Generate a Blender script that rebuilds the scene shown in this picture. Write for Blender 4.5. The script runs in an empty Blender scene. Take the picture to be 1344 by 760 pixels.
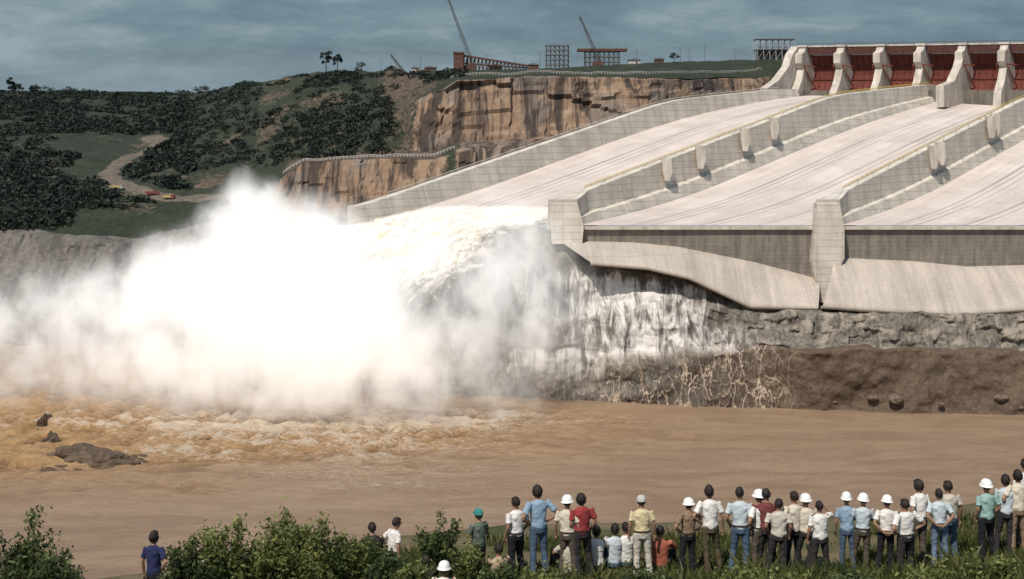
import bpy, bmesh, math, random
import numpy as np
from mathutils import Vector, Matrix
from mathutils.bvhtree import BVHTree
random.seed(7); rng=np.random.default_rng(7)
scene=bpy.context.scene
COL=scene.collection
# ------------------------------------------------------------------ image pixels to world
EYE=127.0   # lookout eye height above river, metres
def W(a,e,d):
    """image pixel (column, row) and chosen depth -> world metres"""
    return ((a-672.0)/2000.0*d, float(d), EYE+(130.0-e)/2000.0*d)  # image pixel coordinates back-projected from the camera to the given depth
# ------------------------------------------------------------------ noise
def _h(i,j,k,s):
    n=(i*374761393+j*668265263+k*1274126177+s*974711)&0x7fffffff
    n=((n^(n>>13))*1274126177)&0x7fffffff
    return ((n^(n>>16))&0xffff)/65535.0
def vnoise(P,seed=0):
    P=np.asarray(P,float); I=np.floor(P).astype(np.int64); f=P-I; f=f*f*(3-2*f)
    r=0
    for a in (0,1):
        for b in (0,1):
            for c in (0,1):
                w=(f[...,0] if a else 1-f[...,0])*(f[...,1] if b else 1-f[...,1])*(f[...,2] if c else 1-f[...,2])
                r=r+w*_h(I[...,0]+a,I[...,1]+b,I[...,2]+c,seed)
    return r
def fbm(P,scale,oct=4,seed=0):
    P=np.asarray(P,float)/np.asarray(scale,float); s=0;a=.5;t=0
    for o in range(oct):
        s=s+a*vnoise(P*(2**o)+o*17.3,seed+o); t+=a; a*=.5
    return s/t*2-1
def cell(P,scale,seed):
    I=np.floor(np.asarray(P,float)/np.asarray(scale,float)).astype(np.int64); return _h(I[...,0],I[...,1],I[...,2],seed)
# ------------------------------------------------------------------ materials
def nt(name):
    m=bpy.data.materials.new(name); m.use_nodes=True; t=m.node_tree; t.nodes.clear()
    o=t.nodes.new('ShaderNodeOutputMaterial'); b=t.nodes.new('ShaderNodeBsdfPrincipled')
    t.links.new(b.outputs[0],o.inputs[0]); b.inputs['Specular IOR Level'].default_value=.25
    return m,t,b,o
def N(t,typ,**kw):
    n=t.nodes.new(typ)
    for k,v in kw.items():
        if k.startswith('i_'): n.inputs[int(k[2:])].default_value=v
        else: setattr(n,k,v)
    return n
def L(t,a,b): t.links.new(a,b)
def coords(t,scale=(1,1,1),kind='Object'):
    tc=N(t,'ShaderNodeTexCoord'); mp=N(t,'ShaderNodeMapping'); mp.inputs['Scale'].default_value=scale
    L(t,tc.outputs[kind],mp.inputs['Vector']); return mp.outputs[0]
def noise(t,vec,scale,detail=5,rough=.6,dist=0):
    n=N(t,'ShaderNodeTexNoise'); n.inputs['Scale'].default_value=scale; n.inputs['Detail'].default_value=detail
    n.inputs['Roughness'].default_value=rough; n.inputs['Distortion'].default_value=dist
    L(t,vec,n.inputs['Vector']); return n.outputs['Fac']
def ramp(t,fac,stops):
    r=N(t,'ShaderNodeValToRGB'); e=r.color_ramp.elements
    while len(e)<len(stops): e.new(.5)
    for el,(p,c) in zip(e,stops):
        el.position=p; el.color=(c,c,c,1) if isinstance(c,(int,float)) else (*c,1)
    L(t,fac,r.inputs[0]); return r.outputs[0]
def mix(t,fac,a,b,mode='MIX'):
    n=N(t,'ShaderNodeMix',data_type='RGBA',blend_type=mode)
    for sock,v in ((n.inputs[0],fac),(n.inputs[6],a),(n.inputs[7],b)):
        if hasattr(v,'links'): L(t,v,sock)
        elif isinstance(v,(int,float)): sock.default_value=v
        else: sock.default_value=(*v,1)
    return n.outputs[2]
def math_(t,op,a,b=0.0,c=0.0,clamp=False):
    n=N(t,'ShaderNodeMath',operation=op,use_clamp=clamp)
    for s,v in zip(n.inputs,(a,b,c)):
        if hasattr(v,'links'): L(t,v,s)
        else: s.default_value=v
    return n.outputs[0]
def attr(t,name): return N(t,'ShaderNodeAttribute',attribute_name=name).outputs['Fac']
def bump(t,b,h,strength=.5,dist=1.0):
    n=N(t,'ShaderNodeBump'); n.inputs['Strength'].default_value=strength; n.inputs['Distance'].default_value=dist
    L(t,h,n.inputs['Height']); L(t,n.outputs[0],b.inputs['Normal'])
def simple(name,c1,c2,scale=1.0,rough=.85,bs=.3,bd=.1,stretch=(1,1,1),lo=.35,hi=.65,metal=0):
    m,t,b,o=nt(name); v=coords(t,stretch); n=noise(t,v,scale)
    L(t,mix(t,ramp(t,n,[(lo,0.0),(hi,1.0)]),c1,c2),b.inputs['Base Color'])
    b.inputs['Roughness'].default_value=rough; b.inputs['Metallic'].default_value=metal
    if bs: bump(t,b,n,bs,bd)
    return m
# ------------------------------------------------------------------ objects
def mk(name,V,F,mat=None,parent=None,smooth=False,**props):
    me=bpy.data.meshes.new(name)
    me.from_pydata(V.tolist() if isinstance(V,np.ndarray) else [tuple(v) for v in V],[],F.tolist() if isinstance(F,np.ndarray) else F)
    if mat: me.materials.append(mat)
    if smooth: me.polygons.foreach_set('use_smooth',[True]*len(me.polygons))
    me.update()
    return ob(name,me,parent,**props)
def ob(name,me,parent=None,**props):
    o=bpy.data.objects.new(name,me); COL.objects.link(o)
    if parent: o.parent=parent
    for k,v in props.items(): o[k]=v
    return o
def recalc(o):
    bm=bmesh.new(); bm.from_mesh(o.data); bmesh.ops.recalc_face_normals(bm,faces=bm.faces); bm.to_mesh(o.data); bm.free()
def gridfaces(R,C):
    i=np.arange(R-1)[:,None]*C+np.arange(C-1)[None,:]; i=i.ravel()
    return np.stack([i,i+1,i+C+1,i+C],1)
def fattr(me,name,arr):
    a=me.attributes.new(name,'FLOAT','POINT'); a.data.foreach_set('value',np.asarray(arr,dtype=np.float32).ravel())
def setuv(me,U):
    uv=me.uv_layers.new(name='UVMap'); idx=np.zeros(len(me.loops),dtype=np.int32); me.loops.foreach_get('vertex_index',idx)
    uv.data.foreach_set('uv',U[idx].astype(np.float32).ravel())
class MB:
    def __init__(s): s.v=[]; s.f=[]
    def add(s,V,F):
        n=len(s.v); s.v+= [tuple(map(float,v)) for v in V]; s.f+=[[i+n for i in f] for f in F]
    def box(s,c,d,rz=0):
        cx,cy,cz=c; hx,hy,hz=d[0]/2,d[1]/2,d[2]/2; ca,sa=math.cos(rz),math.sin(rz)
        V=[(cx+x*ca-y*sa,cy+x*sa+y*ca,cz+z) for z in(-hz,hz) for x,y in((-hx,-hy),(hx,-hy),(hx,hy),(-hx,hy))]
        s.add(V,[[3,2,1,0],[4,5,6,7],[0,1,5,4],[1,2,6,5],[2,3,7,6],[3,0,4,7]])
    def beam(s,p,q,r,n=4,r2=None):
        p=Vector(p);q=Vector(q);d=(q-p)
        if d.length<1e-6:return
        d.normalize(); a=d.orthogonal().normalized(); b=d.cross(a); r2=r if r2 is None else r2
        V=[];
        for c,rr in((p,r),(q,r2)):
            for k in range(n):
                t=2*math.pi*(k+.5)/n; V.append(c+a*math.cos(t)*rr+b*math.sin(t)*rr)
        s.add(V,[[k,(k+1)%n,n+(k+1)%n,n+k] for k in range(n)]+[list(range(n))[::-1],list(range(n,2*n))])
    def prism(s,poly,off):
        n=len(poly); off=Vector(off); V=[Vector(p)-off/2 for p in poly]+[Vector(p)+off/2 for p in poly]
        s.add(V,[list(range(n))[::-1],list(range(n,2*n))]+[[k,(k+1)%n,n+(k+1)%n,n+k] for k in range(n)])
    def obj(s,name,mat,parent=None,smooth=False,**p):
        o=mk(name,s.v,s.f,mat,parent,smooth,**p); recalc(o); return o
def empty(name,loc=(0,0,0),**p):
    o=ob(name,None,None,**p); o.location=loc; return o

# ================================================================== WORLD
w=bpy.data.worlds.new("World"); scene.world=w; w.use_nodes=True; t=w.node_tree; t.nodes.clear()
out=N(t,'ShaderNodeOutputWorld'); sky=N(t,'ShaderNodeTexSky',sky_type='NISHITA'); sky.sun_disc=False
sun_dir=Vector((-.26,-.50,.80)).normalized()
sky.sun_elevation=math.asin(sun_dir.z); sky.sun_rotation=math.atan2(sun_dir.x,sun_dir.y)
bg1=N(t,'ShaderNodeBackground'); bg1.inputs[1].default_value=.13; L(t,sky.outputs[0],bg1.inputs[0])
bg2=N(t,'ShaderNodeBackground'); bg2.inputs[1].default_value=1.0
v=coords(t,(3.4,3.4,15),'Generated'); n1=noise(t,v,1.7,6,.58,.4)
v2=coords(t,(12,12,44),'Generated'); n2=noise(t,v2,1.8,6,.62,.3)
nn=math_(t,'ADD',math_(t,'MULTIPLY',n1,.62),math_(t,'MULTIPLY',n2,.38))
cc=ramp(t,nn,[(.36,(.10,.16,.21)),(.5,(.165,.245,.295)),(.64,(.29,.37,.41))])
tc=N(t,'ShaderNodeTexCoord'); sp=N(t,'ShaderNodeSeparateXYZ'); L(t,tc.outputs['Generated'],sp.inputs[0])
hz=ramp(t,sp.outputs[2],[(.0,1.0),(.04,0.0)])
cc=mix(t,math_(t,'MULTIPLY',hz,.5),cc,(.30,.37,.42))
L(t,cc,bg2.inputs[0])
cov=ramp(t,sp.outputs[2],[(.0,.97),(.12,.9),(.4,.4)])
ms=N(t,'ShaderNodeMixShader'); L(t,cov,ms.inputs[0]); L(t,bg1.outputs[0],ms.inputs[1]); L(t,bg2.outputs[0],ms.inputs[2]); L(t,ms.outputs[0],out.inputs[0])
sl=bpy.data.lights.new('sun','SUN'); sl.energy=4.1; sl.angle=math.radians(.7); sl.color=(1,.93,.83)
so=bpy.data.objects.new('sun',sl); COL.objects.link(so); so.rotation_euler=sun_dir.to_track_quat('Z','Y').to_euler(); so.location=(0,0,400)
scene.view_settings.view_transform='Standard'; scene.view_settings.look='None'; scene.view_settings.exposure=0
cam=bpy.data.cameras.new('camera'); co=bpy.data.objects.new('camera',cam); COL.objects.link(co)
cam.sensor_width=36; cam.lens=36*2000/1344; cam.shift_y=-250/1344; cam.clip_end=60000; cam.clip_start=.5
co.location=(0,0,EYE); co.rotation_euler=(math.pi/2,0,0); scene.camera=co

# ================================================================== HILLSIDE
T={ # rows R0..R9 (image pixel row,distance), keyed by image pixel column
-900:[(455,790),(375,800),(310,830),(280,880),(235,980),(190,1120),(150,1300),(118,1600),(122,3000),(128.6,22000)],
-300:[(455,790),(375,800),(310,830),(280,880),(235,980),(190,1120),(150,1300),(118,1600),(122,3000),(128.6,22000)],
0:[(455,790),(380,800),(305,830),(275,880),(235,980),(190,1120),(150,1300),(123,1600),(123,3000),(128.6,22000)],
100:[(455,785),(380,800),(308,830),(275,880),(235,980),(190,1120),(150,1300),(125,1600),(122,3000),(128.6,22000)],
180:[(455,780),(380,800),(318,840),(270,900),(235,980),(195,1120),(150,1400),(127,1800),(121,3000),(128.6,22000)],
260:[(455,775),(375,800),(300,850),(270,900),(232,960),(190,1060),(145,1250),(126,1700),(121,3000),(128.6,22000)],
330:[(455,770),(375,800),(290,850),(262,900),(225,950),(175,1020),(128,1100),(108,1180),(122,3000),(128.6,22000)],
400:[(455,765),(380,790),(262,850),(214,862),(207,920),(160,980),(120,1060),(97,1130),(122,3000),(128.6,22000)],
470:[(455,760),(380,790),(262,840),(212,852),(205,900),(155,950),(115,1030),(95,1100),(122,3000),(128.6,22000)],
520:[(425,765),(350,790),(256,838),(210,850),(202,895),(148,930),(108,1000),(94,1080),(122,3000),(128.6,22000)],
570:[(400,770),(330,790),(250,835),(209,848),(200,885),(128,905),(106,950),(94,1040),(122,3000),(128.6,22000)],
600:[(350,780),(300,795),(240,830),(200,842),(188,885),(108,900),(100,930),(93,1000),(115,2000),(128.6,22000)],
700:[(300,800),(250,805),(215,830),(190,850),(180,888),(102,902),(97,940),(91,1000),(115,2000),(128.6,22000)],
850:[(240,880),(220,884),(190,888),(165,892),(160,900),(105,912),(98,940),(82,1010),(115,2000),(128.6,22000)],
1000:[(152,980),(142,984),(132,988),(122,992),(112,996),(104,1001),(95,1020),(79,1065),(115,2000),(128.6,22000)],
1050:[(152,1026),(142,1028),(132,1031),(122,1034),(112,1037),(100,1040),(86,1048),(74,1080),(115,2000),(128.6,22000)],
1075:[(152,1040),(145,1042),(142,1045),(140,1048),(138,1051),(136,1054),(134,1060),(130,1100),(125,2000),(128.6,22000)],
1300:[(152,1040),(145,1042),(142,1045),(140,1048),(138,1051),(136,1054),(134,1060),(130,1100),(128,2000),(128.6,22000)],
2300:[(152,1040),(145,1042),(142,1045),(140,1048),(138,1051),(136,1054),(134,1060),(130,1100),(128,2000),(128.6,22000)]}
U=sorted(T.keys())
fu=np.concatenate([np.arange(-900,-50,25),np.arange(-50,1080,2.5),np.arange(1080,2301,40)])
sub=[5,14,14,16,14,28,14,10,6]
ctrlV=np.array([[p[0] for p in T[u]] for u in U]).T; ctrlD=np.array([[p[1] for p in T[u]] for u in U]).T
fv=np.array([np.interp(fu,U,r) for r in ctrlV]); fd=np.array([np.interp(fu,U,r) for r in ctrlD])
P=np.stack([(fu[None,:]-672)/2000*fd,fd,EYE+(130-fv)/2000*fd],-1)
rows=[];rid=[]
for r in range(9):
    for k in range(sub[r]):
        a=k/sub[r]; rows.append(P[r]*(1-a)+P[r+1]*a); rid.append(r+a)
rows.append(P[9]); rid.append(9); G=np.array(rows); rid=np.array(rid); R,C=G.shape[:2]
ug=np.broadcast_to(fu,(R,C)); rg=np.broadcast_to(rid[:,None],(R,C))
near=np.clip((7.9-rg)/.9,0,1)*np.clip((1065-ug)/40,0,1)
def bandw(lo,hi,ulo,uhi,su=25):
    return np.clip((rg-lo)/.18,0,1)*np.clip((hi-rg)/.18,0,1)*np.clip((ug-ulo)/su,0,1)*np.clip((uhi-ug)/su,0,1)
cliff=np.maximum(bandw(3.9,5.3,520,1060,50),bandw(1.7,3.15,350,600))
cliff=np.maximum(cliff,bandw(.0,4.9,585,1060)*.9)
big=fbm(G,60,5,3); med=fbm(G,16,4,9)
G=G.copy(); G0=G.copy()
G[...,2]+=near*(big*5*np.clip((560-ug)/100,.2,1)+med*1.4)
wb=np.clip(cliff*1.2,0,1)*near
G[...,1]+=near*(1-.5*wb)*(fbm(G0,(34,60,40),5,21)*8+fbm(G0,(8,30,14),4,5)*2.6)
Gw=G0+fbm(G0,(24,24,24),3,77)[...,None]*2.5
G[...,1]+=wb*((cell(Gw,(21,900,16),4)-.5)*3.6+(cell(Gw,(7.5,900,7.5),6)-.5)*1.6+(cell(Gw,(150,900,12),8)-.5)*6)
rs=bandw(4.0,7.2,320,600,50)
G[...,1]+=rs*near*(fbm(G0,(9,20,6),4,91)*5); G[...,2]+=rs*near*(fbm(G0,(12,18,10),4,93)*3.2)
G[...,2]+=np.clip((rg-7)/.8,0,1)*np.clip((9-rg)/.8,0,1)*fbm(G,(300,600,300),4,31)*9
grey=bandw(-1,2.3,-950,430,40)
G[...,1]+=grey*near*(fbm(G0,(18,30,12),4,14)*5+(cell(Gw,(14,900,7),14)-.5)*2)
dirt=np.clip(fbm(G,45,4,77)*1.3+.1,0,1)*np.clip((600-ug)/80,0,1)*np.clip((rg-2.1)/.3,0,1)*np.clip((6-rg)/1,0,1)
dirt=np.maximum(dirt,bandw(3.0,4.2,360,600)*.85)
dirt=np.maximum(dirt,bandw(4.0,7.1,470,610,40)*(.62+.4*fbm(G0,25,3,12)))
dirt=np.maximum(dirt,bandw(4.0,7.1,310,480,40)*(.46+.4*fbm(G0,25,3,15)))
m,t,b,o=nt('hillside_ground')
v=coords(t); nA=noise(t,v,.05,6,.65); nB=noise(t,v,.35,6,.75); 
vc=coords(t,(.8,.25,.05)); nC=noise(t,vc,.14,6,.66,.5); vl=coords(t,(.04,.03,.5)); nL=noise(t,vl,.3,5,.65,.5); nD=noise(t,coords(t,(1,.3,.05)),.35,4,.7,.3); nG=noise(t,v,.028,4,.6)
veg=mix(t,ramp(t,nB,[(.38,0.),(.58,1.)]),(.018,.025,.018),(.036,.045,.027))  # darkest greens lifted bluish: distance haze painted into the ground colour
veg=mix(t,ramp(t,nA,[(.45,0.),(.65,.8)]),veg,(.048,.053,.034))
dcol=mix(t,ramp(t,nB,[(.36,0.),(.64,1.)]),(.05,.038,.029),(.155,.115,.085))
col=mix(t,ramp(t,math_(t,'ADD',attr(t,'dirt'),math_(t,'MULTIPLY',math_(t,'SUBTRACT',nB,.5),1.1)),[(.48,0.),(.62,1.)]),veg,dcol)
gcol=mix(t,ramp(t,nB,[(.3,0.),(.7,1.)]),(.10,.09,.08),(.24,.22,.19))
gcol=mix(t,ramp(t,nC,[(.38,.7),(.5,0.)]),gcol,(.06,.055,.05))
col=mix(t,ramp(t,math_(t,'ADD',attr(t,'grey'),math_(t,'MULTIPLY',math_(t,'SUBTRACT',nA,.5),1.6)),[(.42,0.),(.6,1.)]),col,gcol)
ccol=mix(t,ramp(t,nB,[(.3,0.),(.7,1.)]),(.22,.145,.095),(.37,.25,.165))
ccol=mix(t,ramp(t,nG,[(.46,0.),(.56,.8)]),ccol,(.20,.175,.155))
ccol=mix(t,ramp(t,nA,[(.54,0.),(.66,.7)]),ccol,(.42,.32,.235))
ccol=mix(t,ramp(t,nL,[(.47,0.),(.58,.45)]),ccol,(.19,.13,.095))
ccol=mix(t,ramp(t,nC,[(.43,.92),(.52,0.)]),ccol,(.05,.04,.035))
ccol=mix(t,ramp(t,nD,[(.38,.6),(.47,0.)]),ccol,(.06,.048,.042))
col=mix(t,ramp(t,math_(t,'ADD',attr(t,'cliff'),math_(t,'MULTIPLY',math_(t,'SUBTRACT',nB,.5),.9)),[(.42,0.),(.56,1.)]),col,ccol)
L(t,col,b.inputs['Base Color']); b.inputs['Roughness'].default_value=.95
bump(t,b,math_(t,'ADD',nB,nC),.6,1.4)
F=gridfaces(R,C)
hill=mk('hillside',G.reshape(-1,3),F,m,None,False,kind='structure',label='Green hillside with quarried cliffs above river',category='hillside')
fattr(hill.data,'cliff',cliff); fattr(hill.data,'grey',grey); fattr(hill.data,'dirt',dirt)
bvh=BVHTree.FromPolygons([Vector(p) for p in G.reshape(-1,3)],F.tolist())
def gz(x,y,dflt=120.):
    h=bvh.ray_cast(Vector((x,y,600)),Vector((0,0,-1)))
    return h[0].z if h[0] is not None else dflt
road=simple('dirt_road',(.095,.078,.06),(.165,.135,.105),.3)
RP=[]
def drape(name,pts,width,mat,**p):
    P2=[]
    for (a,bq) in zip(pts[:-1],pts[1:]):
        for k in range(14): s=k/14; P2.append(Vector((a[0]*(1-s)+bq[0]*s,a[1]*(1-s)+bq[1]*s)))
    for _ in range(12): P2=[P2[0]]+[(P2[i-1]+P2[i]*2+P2[i+1])/4 for i in range(1,len(P2)-1)]+[P2[-1]]
    RP.extend([(q.x,q.y) for q in P2])
    V=[];Fc=[];n=7
    for i,p_ in enumerate(P2):
        d=(P2[min(i+1,len(P2)-1)]-P2[max(i-1,0)]).normalized(); s=Vector((-d.y,d.x)); wj=width*(1+.2*math.sin(i*.7)+.12*math.sin(i*1.9))
        for k in range(n):
            q=p_+s*wj*(k/(n-1)-.5); V.append((q.x,q.y,gz(q.x,q.y)+(.35 if 0<k<n-1 else -.4)))
    for i in range(len(P2)-1):
        for k in range(n-1): Fc.append([i*n+k,i*n+k+1,(i+1)*n+k+1,(i+1)*n+k])
    return mk(name,V,Fc,mat,None,True,**p)
def xy(a,d): return ((a-672)/2000*d,d)
drape('dirt_road',[xy(330,905),xy(240,910),xy(185,932),xy(150,965),xy(140,1010),xy(165,1070),xy(215,1120),xy(190,1180)],14,road,kind='structure',label='Winding dirt road on the green hillside',category='road')
RPa=np.array(RP)
# ---------------- foliage helpers
def leafquads(Cn,size,seed,asp=.6):
    r=np.random.default_rng(seed); n=len(Cn); d=r.normal(size=(n,3)); d/=np.linalg.norm(d,axis=1)[:,None]
    e=np.cross(d,r.normal(size=(n,3))); e/=np.linalg.norm(e,axis=1)[:,None]
    s=(np.asarray(size)*r.uniform(.6,1.3,n))[:,None]
    V=np.stack([Cn-d*s,Cn+e*s*asp,Cn+d*s,Cn-e*s*asp],1).reshape(-1,3)
    F=np.arange(n*4).reshape(-1,4); return V,F,np.repeat(r.uniform(0,1,n),4)
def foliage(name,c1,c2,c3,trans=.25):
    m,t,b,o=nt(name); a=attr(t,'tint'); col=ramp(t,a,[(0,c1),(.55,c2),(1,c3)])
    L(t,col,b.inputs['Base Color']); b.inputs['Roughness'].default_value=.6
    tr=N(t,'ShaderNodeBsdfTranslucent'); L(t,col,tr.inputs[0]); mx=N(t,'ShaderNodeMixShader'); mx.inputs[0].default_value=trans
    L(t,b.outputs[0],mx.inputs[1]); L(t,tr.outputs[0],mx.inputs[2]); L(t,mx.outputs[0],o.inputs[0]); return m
m_wood=foliage('wood_foliage',(.02,.029,.023),(.029,.041,.028),(.048,.062,.038))  # leaf blacks raised towards blue, distance haze put into the albedo
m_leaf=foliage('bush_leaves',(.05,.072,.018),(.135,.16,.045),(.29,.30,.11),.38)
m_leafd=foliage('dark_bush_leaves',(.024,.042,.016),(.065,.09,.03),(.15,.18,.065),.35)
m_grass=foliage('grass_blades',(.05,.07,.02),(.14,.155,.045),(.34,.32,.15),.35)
m_bark=simple('bark',(.06,.045,.03),(.14,.11,.08),6)
cs=[];sz=[];tn=[]
cnt=0
while cnt<6800:
    a=rng.uniform(-330,610); r_=rng.uniform(2.1,7.5); 
    d=float(np.interp(r_,range(10),[np.interp(a,U,ctrlD[k]) for k in range(10)]))
    x,y=xy(a,d); 
    dens=fbm(np.array([[x,y,0.]]),(60,95,1),5,41)[0]
    thr=-.24 if a<330 else -.12
    if 3<r_<3.9 and a>350: continue
    if a>330 and r_<4: continue
    if a>470 and r_<6.4: thr=.06
    if a>520 and r_<6: continue
    if a<330 and r_<4.2 and a>95: thr=.08
    if a<330 and 4.2<=r_<5.6 and 110<a<190: thr=.02
    if dens<thr+rng.uniform(-.2,.2): continue
    if np.min((RPa[:,0]-x)**2+((RPa[:,1]-y)*.6)**2)<130: continue
    z=gz(x,y); rad=rng.uniform(1.2,5.4)*(1.25 if a<250 else .78)
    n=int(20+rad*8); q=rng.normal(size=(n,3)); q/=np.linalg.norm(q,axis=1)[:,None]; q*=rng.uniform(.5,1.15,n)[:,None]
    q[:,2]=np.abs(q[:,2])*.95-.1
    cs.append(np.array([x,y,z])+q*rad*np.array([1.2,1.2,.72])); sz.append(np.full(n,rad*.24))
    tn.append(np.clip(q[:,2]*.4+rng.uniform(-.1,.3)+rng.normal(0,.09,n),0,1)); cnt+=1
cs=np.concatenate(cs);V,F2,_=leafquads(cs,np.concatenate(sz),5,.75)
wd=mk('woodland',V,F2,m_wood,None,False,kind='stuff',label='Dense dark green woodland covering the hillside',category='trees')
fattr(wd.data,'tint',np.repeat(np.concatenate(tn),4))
def tree(x,y,z,h,cr,seed,label,mat=m_wood,n=900,leaf=.5,lean=0.0,flat=.8,crown0=.45):
    r=np.random.default_rng(seed); E=empty('tree',(x,y,z),label=label,category='tree',group='lone trees on the ridge')
    mb=MB(); top=Vector((lean*h,0,h*.72)); mb.beam((0,0,-.5),top*.5,h*.028,7,h*.02); mb.beam(top*.5,top,h*.02,7,h*.008)
    cl=[]
    for k in range(9):
        a=r.uniform(0,6.28); s=r.uniform(crown0,.72)/.72; p=top*s; q=p+Vector((math.cos(a)*cr*r.uniform(.5,.95),math.sin(a)*cr*r.uniform(.5,.95),h*r.uniform(.02,.26)))
        mb.beam(p,q,h*.01,5,h*.003); cl.append(np.array(q))
    cl.append(np.array(top)+[0,0,h*.15])
    mb.obj('trunk',m_bark,E)
    cc_=np.array(cl)[r.integers(0,len(cl),n)]; q=r.normal(size=(n,3)); q/=np.linalg.norm(q,axis=1)[:,None]
    pts=cc_+q*(r.uniform(.2,1,n)**.5)[:,None]*cr*.42*np.array([1,1,flat])
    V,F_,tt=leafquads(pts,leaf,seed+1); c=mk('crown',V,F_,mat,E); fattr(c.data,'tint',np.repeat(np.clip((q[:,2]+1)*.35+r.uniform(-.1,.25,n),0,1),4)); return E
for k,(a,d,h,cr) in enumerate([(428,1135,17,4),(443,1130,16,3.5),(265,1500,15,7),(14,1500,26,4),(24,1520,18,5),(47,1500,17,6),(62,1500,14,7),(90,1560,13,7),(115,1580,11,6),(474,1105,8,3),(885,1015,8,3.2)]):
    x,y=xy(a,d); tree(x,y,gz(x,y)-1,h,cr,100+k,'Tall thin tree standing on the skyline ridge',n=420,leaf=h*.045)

# ================================================================== SPILLWAY
def smoothprof(ts,zs,kk=61):
    f=np.linspace(-.2,1.3,601); z=np.interp(f,ts,zs); k=np.ones(kk)/kk; zp=np.pad(z,kk//2,mode='edge'); return f,np.convolve(zp,k,'valid')
pf=smoothprof([-.2,0,.2,.4,.6,.8,1,1.3],[70.5,70.8,78.5,93.5,109,121,130,131],81)
pf1=smoothprof([-.2,0,.2,.4,.6,.8,1,1.3],[71,71.3,83.5,99.5,114.5,124,130,131],81)
pw=smoothprof([-.2,0,.03,.6,.68,.92,1.3],[82,82,84.5,128.5,131,136.5,136.5],41)
fl=lambda t:np.interp(t,*pf); fl1=lambda t:np.interp(t,*pf1); wt=lambda t:np.interp(t,*pw)
Y=lambda t:667+333*t
def conc(name,c1,c2,pw_,ph,line,lstr,streak=.5,sscale=(.32,.012,1),lines=None):
    m,t,b,o=nt(name); tc=N(t,'ShaderNodeTexCoord'); mp=N(t,'ShaderNodeMapping'); L(t,tc.outputs['UV'],mp.inputs[0]); uv=mp.outputs[0]
    br=N(t,'ShaderNodeTexBrick'); L(t,uv,br.inputs['Vector']); br.inputs['Scale'].default_value=1; br.offset=0
    br.inputs['Brick Width'].default_value=pw_; br.inputs['Row Height'].default_value=ph; br.inputs['Mortar Size'].default_value=line; br.inputs['Mortar Smooth'].default_value=.3
    br.inputs['Color1'].default_value=(.91,.91,.91,1); br.inputs['Color2'].default_value=(1,1,1,1); br.inputs['Mortar'].default_value=(lstr,lstr,lstr,1)
    s1=N(t,'ShaderNodeMapping'); s1.inputs['Scale'].default_value=sscale; L(t,tc.outputs['UV'],s1.inputs[0]); n1=noise(t,s1.outputs[0],1,6,.65)
    v=coords(t); n2=noise(t,v,.05,6,.65); n3=noise(t,v,.9,4,.6)
    c=mix(t,ramp(t,n2,[(.3,0.),(.7,1.)]),c1,c2)
    c=mix(t,math_(t,'MULTIPLY',ramp(t,n1,[(.40,1.),(.58,0.)]),streak),c,tuple(x*.5 for x in c1))
    c=mix(t,.22,c,n3,'OVERLAY')
    c=mix(t,1.,c,br.outputs['Color'],'MULTIPLY')
    if lines:
        su=N(t,'ShaderNodeSeparateXYZ'); L(t,tc.outputs['UV'],su.inputs[0]); tot=None
        wob=math_(t,'MULTIPLY',math_(t,'SUBTRACT',n2,.5),.5)
        for x0,w_ in lines:
            q=math_(t,'ABSOLUTE',math_(t,'SUBTRACT',math_(t,'ADD',su.outputs[0],wob),x0)); q=ramp(t,math_(t,'DIVIDE',q,w_*3),[(.2,1.),(.5,0.)]); tot=q if tot is None else math_(t,'MAXIMUM',tot,q)
        c=mix(t,math_(t,'MULTIPLY',tot,math_(t,'MULTIPLY',ramp(t,n1,[(.3,1.),(.7,.3)]),.7)),c,(.18,.15,.13))
    L(t,c,b.inputs['Base Color']); b.inputs['Roughness'].default_value=.85; bump(t,b,n3,.2,.15); return m
m_floor=conc('chute_concrete',(.58,.50,.445),(.71,.63,.575),9,28,.12,.86,streak=.2,sscale=(.2,.01,1),lines=[(24,.8),(28,.6),(33,.5),(55,.9),(60,.6),(80,.6)])
m_wall=conc('wall_concrete',(.58,.525,.445),(.73,.67,.58),11,3.0,.2,.72,streak=.34,sscale=(.14,.04,1))
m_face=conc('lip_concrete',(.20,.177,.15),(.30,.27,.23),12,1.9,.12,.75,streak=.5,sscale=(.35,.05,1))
m_apron=conc('apron_concrete',(.45,.39,.33),(.57,.50,.43),14,60,.15,.8,streak=.35,sscale=(.2,.03,1))
m_yel=simple('yellow_paint',(.55,.4,.06),(.62,.48,.12),1)
m_pier=simple('pier_concrete',(.38,.335,.28),(.62,.56,.49),.25,stretch=(1,1,.3))
m_dconc=simple('damp_concrete',(.10,.09,.075),(.19,.17,.14),.3,stretch=(1,1,.3))
m_red=simple('gate_red_steel',(.12,.034,.024),(.18,.055,.04),.35,.85)
m_or=simple('orange_red_steel',(.24,.075,.045),(.3,.10,.06),.8,.7)
m_mar=simple('maroon_girder',(.06,.026,.02),(.10,.04,.032),.5,.6)
m_dark=simple('dark_steel',(.05,.04,.035),(.12,.08,.06),.6,.6)
m_grs=simple('grey_steel',(.1,.105,.11),(.2,.2,.2),.6,.6)
SP=empty('spillway',(100,800,70),label='Large concrete spillway with parallel chutes and red gates',category='dam')
def P_(o):
    o.parent=SP; o.matrix_parent_inverse=Matrix.Translation(SP.location).inverted(); return o
ts=np.linspace(0,1.06,130)
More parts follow.
